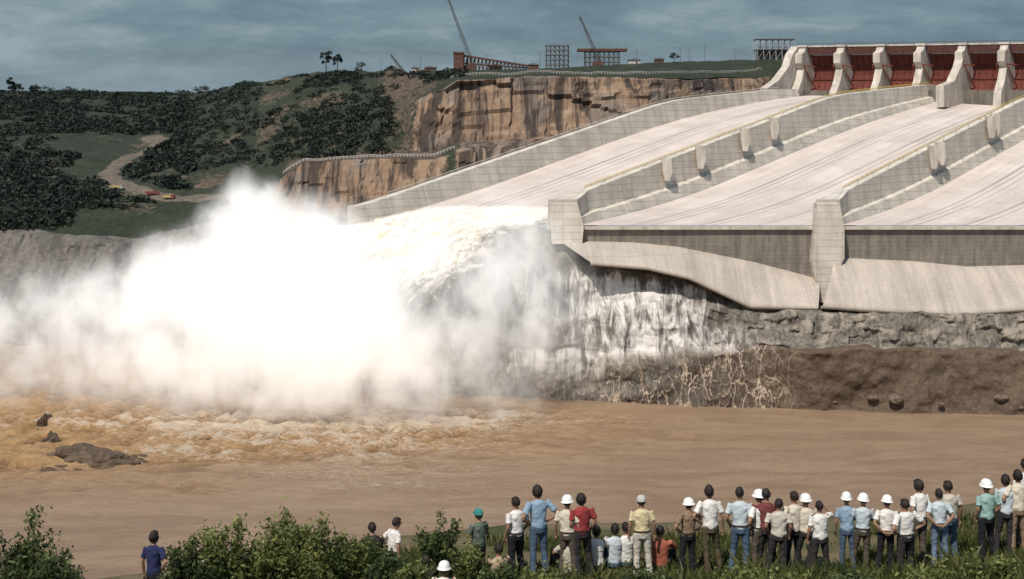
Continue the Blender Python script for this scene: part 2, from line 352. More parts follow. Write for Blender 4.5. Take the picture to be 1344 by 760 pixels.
def sheet(name,XL,XR,zf,n=24,mat=m_floor):
    s=np.linspace(0,1,n); X=XL(ts)[:,None]*(1-s)+XR(ts)[:,None]*s; Yv=np.broadcast_to(Y(ts)[:,None],X.shape); Z=np.broadcast_to(zf(ts)[:,None],X.shape)
    V=np.stack([X,Yv,Z],-1).reshape(-1,3); o=mk(name,V,gridfaces(len(ts),n),mat,None,True)
    UVc=np.stack([np.broadcast_to(s*(XR(0)-XL(0)),X.shape),np.broadcast_to((ts*427)[:,None],X.shape)],-1).reshape(-1,2); setuv(o.data,UVc); return P_(o)
L0=lambda t:-67+261*np.asarray(t); A1=lambda t:16+270*np.asarray(t); B1=lambda t:27.5+270*np.asarray(t)
A2=lambda t:133+262*np.asarray(t); B2=lambda t:143.0+262*np.asarray(t); A3=lambda t:250+262*np.asarray(t)
for nm,a_,b_,z_ in(('chute_floor',L0,A1,fl1),('chute_floor',B1,lambda t:A2(t)+1,fl),('chute_floor',B2,A3,fl)): sheet(nm,a_,b_,z_)
def wallmesh(name,sec,tt,mat=m_wall):
    S=[sec(t) for t in tt]; n=len(S[0]); V=[(x,Y(t),z) for t,s in zip(tt,S) for x,z in s]; Fc=[]
    for i in range(len(tt)-1):
        for k in range(n): Fc.append([i*n+k,i*n+(k+1)%n,(i+1)*n+(k+1)%n,(i+1)*n+k])
    Fc.append(list(range(n))[::-1]); Fc.append([(len(tt)-1)*n+k for k in range(n)])
    o=mk(name,V,Fc,mat); recalc(o)
    UVc=np.array([[t*427, z+ (x-s[0][0])*.5] for t,s in zip(tt,S) for x,z in s]); setuv(o.data,UVc); return P_(o)
tw=np.linspace(0,.97,120)
lw=wallmesh('side_wall',lambda t:[(L0(t)-5,wt(t)-3),(L0(t)-1,wt(t)-3),(L0(t)+1.2,fl1(t)-1),(L0(t)-5,fl1(t)-14)],tw)
def nose(t): return max(0,1-t/.05)
def sec1(t): 
    n_=nose(t); zt=wt(t); zm=zt*.3+fl(t)*.7; return [(A1(t),zt),(A1(t)+4.6+8*n_,zt),(A1(t)+5.6+7*n_,zm),(A1(t)+9.0+4.2*n_,zm-.3),(A1(t)+11.8+1.4*n_,fl(t)-2),(A1(t)-1,fl1(t)-3)]
def sec2(t):
    n_=nose(t); zt=wt(t); zm=zt*.3+fl(t)*.7; return [(A2(t),zt),(A2(t)+4.6+6*n_,zt),(A2(t)+5.4+5.2*n_,zm),(A2(t)+8.2+2.6*n_,zm-.3),(A2(t)+10.8+.2*n_,fl(t)-2),(A2(t)-1,fl(t)-3)]
d1=wallmesh('divider_wall',sec1,np.linspace(0,.965,120)); d2=wallmesh('divider_wall',sec2,tw)
d3=wallmesh('divider_wall',lambda t:[(A3(t),wt(t)),(A3(t)+5,wt(t)),(A3(t)+14,fl(t)-1),(A3(t)-1,fl(t)-3)],tw)
bpy.context.view_layer.update()
for dv,A,tl in((d1,A1,(.19,.26,.36,.43)),(d2,A2,(.26,.28,.44,.455))):
    for tt_ in tl:
        x=A(tt_)+6.8; y=Y(tt_); z=wt(tt_); h=wt(tt_)-fl(tt_); mb=MB()
        pl=[(x-2.3,y-1.2,z+1.8),(x+1.8,y-1.2,z+1.8),(x+2.4,y-1.2,z-h*.25),(x+1.2,y-1.2,z-h*.5),(x-1.3,y-1.2,z-h*.5),(x-2.3,y-1.2,z-4)]
        mb.prism(pl,(0,5,0)); o=mb.obj('vent_tower',m_pier,dv); o.matrix_parent_inverse=dv.matrix_world.inverted()
for dv,A,off in((d1,A1,.6),(d2,A2,.6),(lw,L0,-4.5)):
    mb=MB(); zz=-3 if dv is lw else 0
    tt2=np.linspace(.06,.93,75); pts=[(float(A(q))+off,Y(q),float(wt(q))+zz) for q in tt2]
    for p,q in zip(pts[:-1],pts[1:]):
        mb.beam((p[0],p[1],p[2]+1.1),(q[0],q[1],q[2]+1.1),.18); mb.beam((p[0],p[1],p[2]+.5),(q[0],q[1],q[2]+.5),.13)
        mb.beam(p,(p[0],p[1],p[2]+1.15),.08)
    o=mb.obj('handrail',m_yel if dv is not lw else m_pier,dv); o.matrix_parent_inverse=dv.matrix_world.inverted()
def nosepiece(pts,y,dep):
    mb=MB(); mb.prism([(p[0],y,p[2]) for p in pts],(0,dep,0)); o=mb.obj('divider_nose',m_wall); V=np.array([v.co[:] for v in o.data.vertices]); setuv(o.data,V[:,[0,2]]); P_(o)
nosepiece([W(722,267,663),W(758,267,663),W(766,296,663),W(764,320,663),W(724,320,663)],664.4,5)
nosepiece([W(1072,267,660),W(1102,267,660),W(1108,300,660),W(1108,338,660),W(1083,398,658),W(1077,398,658),W(1067,345,658)],663,7)
def lip(topL,topR,bot,yy):
    xs=np.linspace(topL[0],topR[0],60); zt=np.linspace(topL[1],topR[1],60); zb=np.interp(xs,[p[0] for p in bot],[p[1] for p in bot]); V=[];n=8
    for k in range(n):
        for x,a,b_ in zip(xs,zt,zb): V.append((x,yy+k*.1,a*(1-k/(n-1))+b_*k/(n-1)))
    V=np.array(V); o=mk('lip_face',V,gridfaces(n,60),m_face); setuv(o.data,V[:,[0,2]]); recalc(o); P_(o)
    mb=MB(); mb.prism([(xs[0],yy+.2,zt[0]+.35),(xs[-1],yy+.2,zt[-1]+.35),(xs[-1],yy+.2,zt[-1]-.9),(xs[0],yy+.2,zt[0]-.9)],(0,3.4,0)); P_(mb.obj('lip_coping',m_pier))
def q2(a,e,d): p=W(a,e,d); return (p[0],p[2])
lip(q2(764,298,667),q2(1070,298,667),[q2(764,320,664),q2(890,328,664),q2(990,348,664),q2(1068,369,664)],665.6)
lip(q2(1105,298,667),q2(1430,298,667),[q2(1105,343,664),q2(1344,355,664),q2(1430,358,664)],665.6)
mb=MB(); mb.box((120,673,38),(372,6,64)); P_(mb.obj('foundation',m_dconc))
def apron(top,bot,dt,db):
    top=np.array([W(a,e,dt) for a,e in top]); bot=np.array([W(a,e,db) for a,e in bot]); k=np.linspace(0,1,len(top)); kk=np.linspace(0,1,70)
    Tt=np.stack([np.interp(kk,k,top[:,i]) for i in range(3)],1); Bb=np.stack([np.interp(kk,k,bot[:,i]) for i in range(3)],1)
    n=14;V=[];
    V.append(Tt+np.array([0,6,.2]))
    for j in range(n):
        s=j/(n-1); e=s**.75; q=Tt*(1-s)+Bb*s; q[:,1]=Tt[:,1]*(1-e)+Bb[:,1]*e; V.append(q)
    V.append(Bb+np.array([0,.5,-1.5])); V.append(Bb+np.array([0,24,-2.5]))
    V=np.concatenate(V); o=mk('bucket_apron',V,gridfaces(n+3,70),m_apron,None,True); setuv(o.data,np.stack([V[:,0],V[:,2]*1.0],1)); recalc(o); P_(o)
apron([(735,316),(830,318),(890,324),(990,344),(1074,366)],[(775,344),(850,350),(905,363),(985,401),(1074,403)],666,642)
apron([(1094,338),(1200,343),(1270,350),(1344,348),(1430,348)],[(1080,401),(1180,408),(1265,411),(1344,405),(1430,406)],666,640)
row=Vector((1,-.5,0)).normalized(); dn=Vector((-.62,-.78,0)).normalized()
px=[194+23*i for i in range(9)]; pos=[Vector((x,1010-.5*(x-194),0)) for x in px]
prof=[(-7,161),(3,161),(5,158),(9,156.5),(9,150.5),(5.5,147),(9,139),(15,131),(17,118),(-7,118)]
for p in pos:
    mb=MB(); mb.prism([p+dn*s+Vector((0,0,z)) for s,z in prof],row*4.6)
    mb.prism([p+dn*s+Vector((0,0,z)) for s,z in [(1.5,162.5),(4,162.5),(4,161.2),(1.5,161.2)]],row*6.4); P_(mb.obj('pier',m_pier))
for i,(p,q) in enumerate(zip(pos[:-1],pos[1:])):
    g=ob('radial_gate',None); g.location=(0,0,0); P_(g)
    c=(p+q)/2; hw=(q-p).length/2-2.4; mb=MB(); K=9; ar=[]
    for k in range(K+1):
        a=math.radians(-38+76*k/K); s=6-17*math.cos(a)*1.0+5; z=144+math.sin(a)*19
        ar.append((s-1.5,z))
    for (s1,z1),(s2,z2) in zip(ar[:-1],ar[1:]):
        mb.prism([c+dn*s1+Vector((0,0,z1)),c+dn*s2+Vector((0,0,z2)),c+dn*(s2-.5)+Vector((0,0,z2)),c+dn*(s1-.5)+Vector((0,0,z1))],row*hw*2)
    for s1,z1 in ar[::3]:
        mb.prism([c+dn*s1+Vector((0,0,z1-.3)),c+dn*(s1+.8)+Vector((0,0,z1-.3)),c+dn*(s1+.8)+Vector((0,0,z1+.3)),c+dn*s1+Vector((0,0,z1+.3))],row*(hw*2-.2))
    for f in(-.6,-.2,.2,.6):
        for (s1,z1),(s2,z2) in zip(ar[:-1],ar[1:]): mb.beam(c+row*hw*f+dn*(s1+.4)+Vector((0,0,z1)),c+row*hw*f+dn*(s2+.4)+Vector((0,0,z2)),.25)
    mb.obj('gate_panel',m_red,g)
    for sd in(-1,1):
        mb=MB(); piv=c+row*sd*(hw-.6)+dn*8+Vector((0,0,149))
        for k in(1,6):
            mb.beam(piv,c+row*sd*(hw-2.6)+dn*(ar[k][0]+.6)+Vector((0,0,ar[k][1])),.42)
        mb.obj('gate_arm',m_or,g)
A=pos[0]-row*4; B=pos[-1]+row*4
def longbox(mb,s0,s1,z0,z1):
    V=[X+dn*s+Vector((0,0,z)) for X in(A,B) for s,z in((s0,z0),(s1,z0),(s1,z1),(s0,z1))]
    mb.add(V,[[0,1,2,3],[7,6,5,4],[0,4,5,1],[1,5,6,2],[2,6,7,3],[3,7,4,0]])
mb=MB(); longbox(mb,-6,.8,161.3,162.3); P_(mb.obj('bridge_deck',m_pier))
mb=MB(); longbox(mb,-4,.4,156.2,161.1); P_(mb.obj('bridge_girder',m_mar))
mb=MB(); longbox(mb,-8,8,105,132.6); P_(mb.obj('gate_sill',m_dconc))
mb=MB(); n=90
for k in range(n):
    p=A.lerp(B,k/n)+dn*.4; q=A.lerp(B,(k+1)/n)+dn*.4
    mb.beam(p+Vector((0,0,162.3)),p+Vector((0,0,163.6)),.12); mb.beam(p+Vector((0,0,163.6)),q+Vector((0,0,163.6)),.12)
P_(mb.obj('handrail',m_dark))
mb=MB(); p=pos[0]-row*5.5
mb.prism([p+dn*s+Vector((0,0,z)) for s,z in [(-12,162),(2,162),(10,157),(16,148),(30,139),(44,134),(44,115),(-12,115)]],row*5); P_(mb.obj('abutment_wall',m_pier))
mb=MB(); p=pos[4]
mb.prism([p+dn*s+Vector((0,0,z)) for s,z in [(8,153),(12,147),(22,138),(38,135.2),(38,122),(8,122)]],row*5.0); P_(mb.obj('buttress',m_pier))

# ================================================================== ROCK BANK below the lip
cu=[300,440,600,700,740,800,900,1000,1070,1200,1344,1500,2000]
TB={300:[(300,700),(340,690),(400,680),(440,675),(460,670),(515,0)],
440:[(292,676),(330,670),(400,662),(440,655),(470,650),(518,0)],
600:[(292,672),(340,664),(400,658),(440,650),(470,645),(520,0)],
700:[(294,672),(340,663),(405,654),(448,649),(475,647),(523,0)],
740:[(312,670),(345,660),(408,651),(452,647),(470,645),(525,0)],
800:[(335,668),(352,656),(410,647),(458,642),(472,640),(528,0)],
900:[(350,668),(366,654),(410,644),(460,637),(470,635),(532,0)],
1000:[(385,668),(402,652),(411,642),(453,633),(462,628),(536,0)],
1070:[(402,668),(404,650),(411,639),(453,632),(459,621),(539,0)],
1200:[(406,668),(410,650),(414,638),(455,631),(461,620),(543,0)],
1344:[(406,668),(410,650),(414,636),(457,629),(463,618),(546,0)],
1500:[(406,668),(410,650),(414,634),(459,626),(465,616),(548,0)],
2000:[(406,668),(410,650),(414,634),(459,626),(465,616),(550,0)]}
bu=np.concatenate([np.arange(300,1400,2.0),np.arange(1400,2000,20)])
bv=np.array([[p[0] for p in TB[u]] for u in cu],float).T; bd=np.array([[p[1] for p in TB[u]] for u in cu],float).T
bd[5]=254000/(bv[5]-130)
def bankgrid(cols,subs):
    fv=np.array([np.interp(cols,cu,r) for r in bv]); fd=np.array([np.interp(cols,cu,r) for r in bd])
    Pk=np.stack([(cols[None,:]-672)/2000*fd,fd,EYE+(130-fv)/2000*fd],-1)
    low=Pk[5].copy(); low[:,2]=-6; low[:,1]-=5; Pk=np.concatenate([Pk,low[None]]); rows=[];rid=[]
    for r in range(6):
        for k in range(subs[r]): a=k/subs[r]; rows.append(Pk[r]*(1-a)+Pk[r+1]*a); rid.append(r+a)
    rows.append(Pk[6]); rid.append(6.); return np.array(rows),np.array(rid)
def bankdisp(Gk,rid,cols,blk=1.0):
    rg=np.broadcast_to(rid[:,None],Gk.shape[:2]); w_=np.clip((rg-.8)/.5,0,1); ub=np.broadcast_to(cols,Gk.shape[:2])
    up=np.clip((3.3-rg)*3,0,1); upL=np.maximum(up,np.clip((960-ub)/120,0,1)); sm=.35+.65*np.clip((ub-880)/150,0,1)
    Gk=Gk.copy(); G0=Gk.copy(); Gw=G0+fbm(G0,(6,6,6),2,7)[...,None]*1.8
    Gk[...,1]-=w_*(fbm(G0,(11,14,8),5,61)*3.6*upL+fbm(G0,(26,26,20),4,71)*5.5*(1-upL)+fbm(G0,(4,8,4),4,66)*1.5)
    Gk[...,1]-=w_*up*sm*((cell(Gw,(7,900,3.4),4)-.5)*2.4+(cell(Gw,(2.8,900,1.9),9)-.5)*1.0)*blk
    Gk[...,2]+=w_*(fbm(G0,(9,7,6),4,81)*2.6*np.clip((4.6-rg),0,1)+fbm(G0,(12,12,9),4,83)*1.4*(1-up))*np.clip((5-rg)*1.5,.3,1)
    return Gk
GB,rb=bankgrid(bu,[5,26,24,6,34,3]); GBd=bankdisp(GB,rb,bu)
m,t,b,o=nt('bank_rock'); v=coords(t); nA=noise(t,v,.12,6,.65); nB=noise(t,v,.7,5,.7); vs=coords(t,(1,.4,.15)); nS=noise(t,vs,.45,5,.65); nF=noise(t,v,2.5,3,.7)
up=mix(t,ramp(t,nB,[(.32,0.),(.62,1.)]),(.08,.07,.06),(.25,.22,.18))
up=mix(t,ramp(t,nA,[(.5,0.),(.6,.75)]),up,(.40,.345,.28))
up=mix(t,ramp(t,nS,[(.36,.6),(.48,0.)]),up,(.06,.053,.045))
lo_=mix(t,ramp(t,nB,[(.3,0.),(.7,1.)]),(.085,.058,.039),(.17,.12,.083))
lo_=mix(t,ramp(t,nF,[(.55,0.),(.75,.6)]),lo_,(.25,.19,.14))
lo_=mix(t,ramp(t,nA,[(.38,.6),(.5,0.)]),lo_,(.07,.05,.036))
c=mix(t,ramp(t,math_(t,'ADD',attr(t,'lower'),math_(t,'MULTIPLY',math_(t,'SUBTRACT',nA,.5),.8)),[(.4,0.),(.6,1.)]),up,lo_)
c=mix(t,math_(t,'MULTIPLY',attr(t,'wet'),ramp(t,nS,[(.3,.9),(.7,.45)])),c,(.075,.068,.06))
L(t,c,b.inputs['Base Color']); b.inputs['Roughness'].default_value=.7; bump(t,b,nB,.8,1.0)
bank=mk('rock_bank',GBd.reshape(-1,3),gridfaces(*GB.shape[:2]),m,None,True,kind='structure',label='Rocky ledge over a brown earth river bank',category='river bank')
ubg=np.broadcast_to(bu,GB.shape[:2]); rbg=np.broadcast_to(rb[:,None],GB.shape[:2])
fattr(bank.data,'lower',np.clip((rbg-2.9-1.9*np.clip((990-ubg)/180,0,1))/.6,0,1)); fattr(bank.data,'wet',np.clip((1030-ubg)/120,0,1)*.9)
# white water spilling over the rock
cuw=np.arange(600,1085,2.0); GC,rc=bankgrid(cuw,[4,26,24,6,34,3]); GCd=bankdisp(GC,rc,cuw,.5); GCd=GCd[4:-2]; rc2=rc[4:-2]; GCd[...,1]-=.7
m,t,b,o=nt('white_water'); 
vdg=N(t,'ShaderNodeTexCoord'); mpd=N(t,'ShaderNodeMapping'); mpd.inputs['Rotation'].default_value=(0,.4,0); mpd.inputs['Scale'].default_value=(1.3,.4,.26); L(t,vdg.outputs['Object'],mpd.inputs[0])
n1=noise(t,mpd.outputs[0],.2,7,.70,.6); n5=noise(t,coords(t),.05,3,.5)
n4=noise(t,coords(t),.9,4,.7)
def vein(sc,stretch,wd0,wd1,dst):
    vo=N(t,'ShaderNodeTexVoronoi',feature='DISTANCE_TO_EDGE'); wv=coords(t,stretch); nz=N(t,'ShaderNodeTexNoise'); nz.inputs['Scale'].default_value=.16; nz.inputs['Detail'].default_value=5; nz.inputs['Roughness'].default_value=.6; L(t,wv,nz.inputs['Vector'])
    va=N(t,'ShaderNodeVectorMath',operation='MULTIPLY_ADD'); L(t,nz.outputs['Color'],va.inputs[0]); va.inputs[1].default_value=(dst,dst,dst); L(t,wv,va.inputs[2]); L(t,va.outputs[0],vo.inputs['Vector']); vo.inputs['Scale'].default_value=sc
    return ramp(t,vo.outputs['Distance'],[(wd0,1.),(wd1,0.)])
cvr=attr(t,'cover')
a_up=ramp(t,math_(t,'ADD',math_(t,'ADD',n1,math_(t,'MULTIPLY',math_(t,'SUBTRACT',n5,.5),.4)),math_(t,'MULTIPLY',math_(t,'SUBTRACT',cvr,.75),.22)),[(.43,0.),(.60,.9)])
a_lo=math_(t,'MULTIPLY',math_(t,'MAXIMUM',vein(.16,(1,.1,.36),.004,.04,9),math_(t,'MULTIPLY',vein(.36,(1,.1,.4),.003,.04,7),.65)),ramp(t,math_(t,'ADD',n5,math_(t,'MULTIPLY',math_(t,'SUBTRACT',n4,.5),.6)),[(.36,.15),(.54,.9)]))
am=mix(t,attr(t,'low'),a_up,a_lo)
al=math_(t,'MULTIPLY',am,math_(t,'MINIMUM',math_(t,'MULTIPLY',cvr,2.0),1.0))
col=mix(t,attr(t,'low'),(.74,.71,.67),(.56,.44,.32)); L(t,mix(t,ramp(t,n4,[(.36,.35),(.6,0.)]),col,(.42,.38,.33)),b.inputs['Base Color']); b.inputs['Roughness'].default_value=.7; L(t,al,b.inputs['Alpha'])
cas=mk('cascade',GCd.reshape(-1,3),gridfaces(*GCd.shape[:2]),m,None,True,kind='structure',label='Thin white water cascading down wet rocks',category='waterfall')
uu=np.broadcast_to(cuw,GCd.shape[:2]); rr=np.broadcast_to(rc2[:,None],GCd.shape[:2])
cv=np.clip((1062-uu)/110,0,1)*np.clip((rr-.95)*3,0,1)
fan=np.clip(1.2-np.abs(uu-(770+(rr-1)*55))/190,0,1)
cv=cv*np.where(rr<3.5,fan,1)*np.where(rr>3.2,np.clip((uu-640)/60,0,1),1)
fattr(cas.data,'low',np.clip((rr-2.8-1.0*np.clip((900-uu)/150,0,1)+.5*fbm(GCd,14,3,6))/1.3,0,1)); fattr(cas.data,'cover',cv)
def rock(name,c,r,seed,mat,label,cat='boulder',group=None,sub_=4,amp=.35):
    bm=bmesh.new(); bmesh.ops.create_icosphere(bm,subdivisions=sub_,radius=1); V=np.array([v.co[:] for v in bm.verts])
    dsp=1+amp*fbm(V+seed*3.1,.9,4,seed)
    for v_,d in zip(bm.verts,dsp): v_.co=Vector((v_.co.x*r[0]*d,v_.co.y*r[1]*d,v_.co.z*r[2]*d))
    me=bpy.data.meshes.new(name); bm.to_mesh(me); bm.free(); me.materials.append(mat)
    o=ob(name,me,None,label=label,category=cat); o.location=c
    if group:o['group']=group
    return o
m_bl=simple('boulder_stone',(.09,.066,.048),(.19,.145,.105),.8,bs=.6,bd=.5); m_dr=simple('dark_wet_rock',(.055,.038,.026),(.14,.095,.06),.35,.6,.9,1)
for k,(a,e,d,s) in enumerate([(1145,522,619,1.7),(1175,524,617,2.6),(1192,519,621,1.2),(1314,522,615,2.2),(1235,531,615,1.1),(1095,527,623,1.0),(1340,535,613,1.2)]):
    x,y,z=W(a,e,d); rock('boulder',(x,y-.6,z),(s*1.3,s,s*.75),k+1,m_bl,'Rounded brown boulder on the earth bank','boulder','boulders on the earth bank')
for k,(a,e,s) in enumerate([(150,607,(15,7,3.6)),(118,609,(13,6,4.6)),(186,604,(11,4,2.4)),(56,562,(2.2,9,5)),(66,584,(3.2,10,5)),(285,582,(8,4,2.0)),(94,604,(9,8,4.8)),(302,590,(5,3,1.4)),(80,616,(9,4,2.0))]):
    d=254000/(e-130); rock('river_rock',((a-672)/2000*d,d,-.5),s,k+30,m_dr,'Dark jagged rock breaking the muddy rapids','rock','rocks in the rapids',5,1.0)

# ================================================================== RIVER
xs=np.concatenate([[-3000,-1500,-900,-600],np.arange(-420,-60,1.5),np.arange(-60,300,2.2),[310,340,400,500,700,1000,2000]]); ys=np.concatenate([[150,250,320],np.arange(370,705,1.5),np.arange(705,830,8)])
XX,YY=np.meshgrid(xs,ys); PR=np.stack([XX,YY,np.zeros_like(XX)],-1)
def g2(cx,cy,rx,ry): return np.exp(-(((XX-cx)/rx)**2+((YY-cy)/ry)**2))
turb=np.clip(g2(-190,612,150,66)*1.5+g2(-115,580,100,46)*1.0+g2(-230,550,90,48)*1.1+g2(-60,600,60,36)*.6,0,1)
turb=np.clip(turb+fbm(PR,(35,18,1),3,44)*.35*(turb>.08),0,1)
ridge=lambda sc,sd:1-np.abs(fbm(PR,sc,4,sd))*2.4
hgt_=ridge((18,8,1),5)*2.1+ridge((7,3.6,1),8)*2.2+fbm(PR,(3.6,2.4,1),3,18)*1.8
ZZ=turb*(hgt_-.7)+fbm(PR,(12,4,1),3,12)*.16+fbm(PR,(40,14,1),3,14)*.3
PR[...,2]=ZZ
foam=np.clip(g2(-95,592,95,26)*.6+g2(-70,545,70,44)*.38+g2(-40,500,65,38)*.34+g2(-10,605,60,22)*.4,0,1)+fbm(PR+5,(38,8,1),4,91)*.34*(turb+.5)
crest=np.clip((hgt_-1.7)/2.8,-1,1)
m,t,b,o=nt('muddy_water'); v=coords(t,(1,3.0,1)); nA=noise(t,v,.03,6,.6,.7); nB=noise(t,v,.26,8,.78,1.0); nC=noise(t,v,1.4,5,.7,.4)
base=mix(t,ramp(t,nA,[(.38,0.),(.62,1.)]),(.39,.255,.163),(.50,.345,.225))
tb=mix(t,ramp(t,math_(t,'ADD',math_(t,'MULTIPLY',attr(t,'crest'),.25),math_(t,'ADD',math_(t,'MULTIPLY',nB,.85),math_(t,'MULTIPLY',nC,.35))),[(.38,0.),(.70,1.)]),(.16,.082,.032),(.56,.345,.165))
base=mix(t,attr(t,'turb'),base,tb)
base=mix(t,ramp(t,nB,[(.38,.3),(.52,0.)]),base,(.27,.175,.108))
cf=math_(t,'MULTIPLY',attr(t,'turb'),math_(t,'MULTIPLY',attr(t,'crest'),.4))
fm=ramp(t,math_(t,'ADD',math_(t,'ADD',attr(t,'foam'),cf),math_(t,'ADD',math_(t,'MULTIPLY',math_(t,'SUBTRACT',nB,.5),2.2),math_(t,'MULTIPLY',math_(t,'SUBTRACT',nC,.5),1.5))),[(.5,0.),(.78,.88)])
L(t,mix(t,fm,base,(.74,.62,.49)),b.inputs['Base Color']); b.inputs['Roughness'].default_value=.55; b.inputs['Specular IOR Level'].default_value=.22
bump(t,b,math_(t,'ADD',nB,math_(t,'MULTIPLY',nC,.4)),1.0,1.6)
riv=mk('river_water',PR.reshape(-1,3),gridfaces(*XX.shape),m,None,True,kind='structure',label='Muddy brown river churned into foam',category='river')
fattr(riv.data,'turb',turb); fattr(riv.data,'foam',foam); fattr(riv.data,'crest',crest)

# ================================================================== WATER JET
ns,nk=260,190; S=np.linspace(0,1,ns); K=np.linspace(-.8,3.7,nk); J=np.zeros((nk,ns,3))
for i,tm in enumerate(K):
    x0=L0(0)+2+S*(A1(0)-L0(0)-3); tt_=max(tm,0)
    vx,vy,vz=-16.5,-19,2.8
    if tm<0:
        tq=-tm*.12; J[i,:,0]=L0(tq)+2+S*(A1(tq)-L0(tq)-2.5); J[i,:,1]=Y(tq); J[i,:,2]=fl1(tq)+1.6
    else:
        J[i,:,0]=x0+vx*tt_ + (S-.5)*5*tt_ -3*tt_*(1-S); J[i,:,1]=667+vy*tt_; J[i,:,2]=72.9+vz*tt_-4.9*tt_*tt_*.93+4*np.sin(S*3.14)*min(tt_,1.2)*.8
amp=np.clip((K+.7)/2.0,.2,1.1)[:,None]
SS=np.broadcast_to(S[None,:]*83,(nk,ns)); KK=np.broadcast_to(K[:,None]*25,(nk,ns)); Q=np.stack([SS,KK*.6,SS*0],-1)
edge=np.minimum(S*1.0,1-S)[None,:]
J[...,2]+=amp*(fbm(Q,(22,20,1),4,201)*4.5+fbm(Q,(8,8,1),5,207)*2.6+fbm(Q,(2.6,2.8,1),3,209)*1.3)
J[...,1]-=amp*(fbm(Q,(13,12,1),5,211)*4.0+fbm(Q,(4,4,1),4,213)*1.4)
J[...,0]+=amp*fbm(Q,(9,7,1),4,215)*3*(1+2.6*(edge<.05))
m,t,b,o=nt('falling_water'); tcu=N(t,'ShaderNodeTexCoord')
def uvn(sc,scale,det,rough,dist=0):
    mp=N(t,'ShaderNodeMapping'); mp.inputs['Scale'].default_value=sc; L(t,tcu.outputs['UV'],mp.inputs[0]); return noise(t,mp.outputs[0],scale,det,rough,dist)
nA=uvn((1,.5,1),.13,8,.74,.6); nB=uvn((1,.5,1),.7,6,.75,.5)
c=mix(t,ramp(t,nA,[(.38,0.),(.54,1.)]),(.76,.64,.50),(.92,.88,.82)); c=mix(t,ramp(t,nB,[(.36,.45),(.50,0.)]),c,(.68,.55,.42))
L(t,c,b.inputs['Base Color']); b.inputs['Roughness'].default_value=.95; b.inputs['Specular IOR Level'].default_value=.05; bump(t,b,nB,.6,1.2)
b.inputs['Subsurface Weight'].default_value=0
al=ramp(t,math_(t,'ADD',attr(t,'edge'),math_(t,'MULTIPLY',math_(t,'SUBTRACT',nB,.5),2.2)),[(.2,0.),(.75,1.)]); L(t,al,b.inputs['Alpha'])
jet=mk('falling_water',J.reshape(-1,3),gridfaces(nk,ns),m,None,True,kind='structure',label='Brown and white water shooting off the spillway chute',category='waterfall')
setuv(jet.data,np.stack([SS,KK],-1).reshape(-1,2))
fattr(jet.data,'edge',np.clip(edge*6,0,1)*1.25*np.clip((3.2-K[:,None]-1.5*(1-S[None,:])**1.2)/1.0,0,1)*np.clip((K+.8)/.3,0,1)[:,None])

# ================================================================== SPRAY (volume)
BL=[ # centre image pixel column,row,distance, rx,ry,rz (m), weight
(330,325,620,28,28,32,1.15),(320,270,620,12,13,19,1.0),(352,266,622,10,11,14,.8),(398,335,622,34,30,30,1.1),(296,298,620,12,13,16,.9),
(440,395,612,38,32,36,1.1),(250,372,622,34,30,29,.98),(425,298,634,22,16,13,.62),(345,405,604,46,32,34,1.15),
(175,408,628,44,34,30,.66),(85,430,632,58,36,31,.44),(-10,442,640,70,38,31,.31),(-120,450,650,80,38,30,.26),(400,462,600,60,34,30,1.05),(535,470,596,38,26,30,.76),(510,405,604,26,24,32,.75),
(615,455,600,40,24,36,.50),(665,345,642,38,20,38,.60),(705,420,628,40,20,38,.40),(635,395,612,28,18,38,.5),(250,475,610,80,36,22,.68),(640,515,580,50,30,15,.24),(330,520,568,84,34,15,.32),(110,490,600,90,40,17,.31),(480,525,575,60,30,13,.28),(575,300,648,44,20,14,.34),(560,345,622,34,20,20,.42)]
m=bpy.data.materials.new('spray_mist'); m.use_nodes=True; t=m.node_tree; t.nodes.clear(); o=N(t,'ShaderNodeOutputMaterial')
ge=N(t,'ShaderNodeNewGeometry'); pos_=ge.outputs['Position']; field=None
for (a,e,d,rx,ry,rz,wg) in BL:
    c=W(a,e,d); s=N(t,'ShaderNodeVectorMath',operation='SUBTRACT'); L(t,pos_,s.inputs[0]); s.inputs[1].default_value=c
    q=N(t,'ShaderNodeVectorMath',operation='MULTIPLY'); L(t,s.outputs[0],q.inputs[0]); q.inputs[1].default_value=(1/rx,1/ry,1/rz)
    l=N(t,'ShaderNodeVectorMath',operation='LENGTH'); L(t,q.outputs[0],l.inputs[0])
    f=math_(t,'MULTIPLY',math_(t,'SUBTRACT',1.0,l.outputs['Value']),wg)
    field=f if field is None else math_(t,'SMOOTH_MAX',field,f,.18)
mpv=N(t,'ShaderNodeMapping'); mpv.inputs['Rotation'].default_value=(0,.6,0); mpv.inputs['Scale'].default_value=(1.2,1,.9); L(t,pos_,mpv.inputs[0])
nv=N(t,'ShaderNodeTexNoise'); nv.inputs['Scale'].default_value=.055; nv.inputs['Detail'].default_value=5; nv.inputs['Roughness'].default_value=.68; nv.inputs['Distortion'].default_value=.3; L(t,mpv.outputs[0],nv.inputs['Vector'])
nf=math_(t,'SUBTRACT',nv.outputs['Fac'],.5)
na=math_(t,'MULTIPLY',math_(t,'MINIMUM',math_(t,'ADD',math_(t,'MAXIMUM',math_(t,'MULTIPLY',field,2.6),0.0),.28),1.0),1.6)
fz=math_(t,'ADD',field,math_(t,'MULTIPLY',nf,na))
dens=math_(t,'MULTIPLY',math_(t,'POWER',math_(t,'MAXIMUM',fz,0.0),2.2),.32)
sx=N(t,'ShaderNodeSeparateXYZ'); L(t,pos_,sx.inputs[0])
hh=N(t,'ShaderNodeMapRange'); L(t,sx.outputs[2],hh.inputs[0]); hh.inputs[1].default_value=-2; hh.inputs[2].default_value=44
tint=mix(t,hh.outputs[0],(.86,.69,.53),(.93,.90,.86))
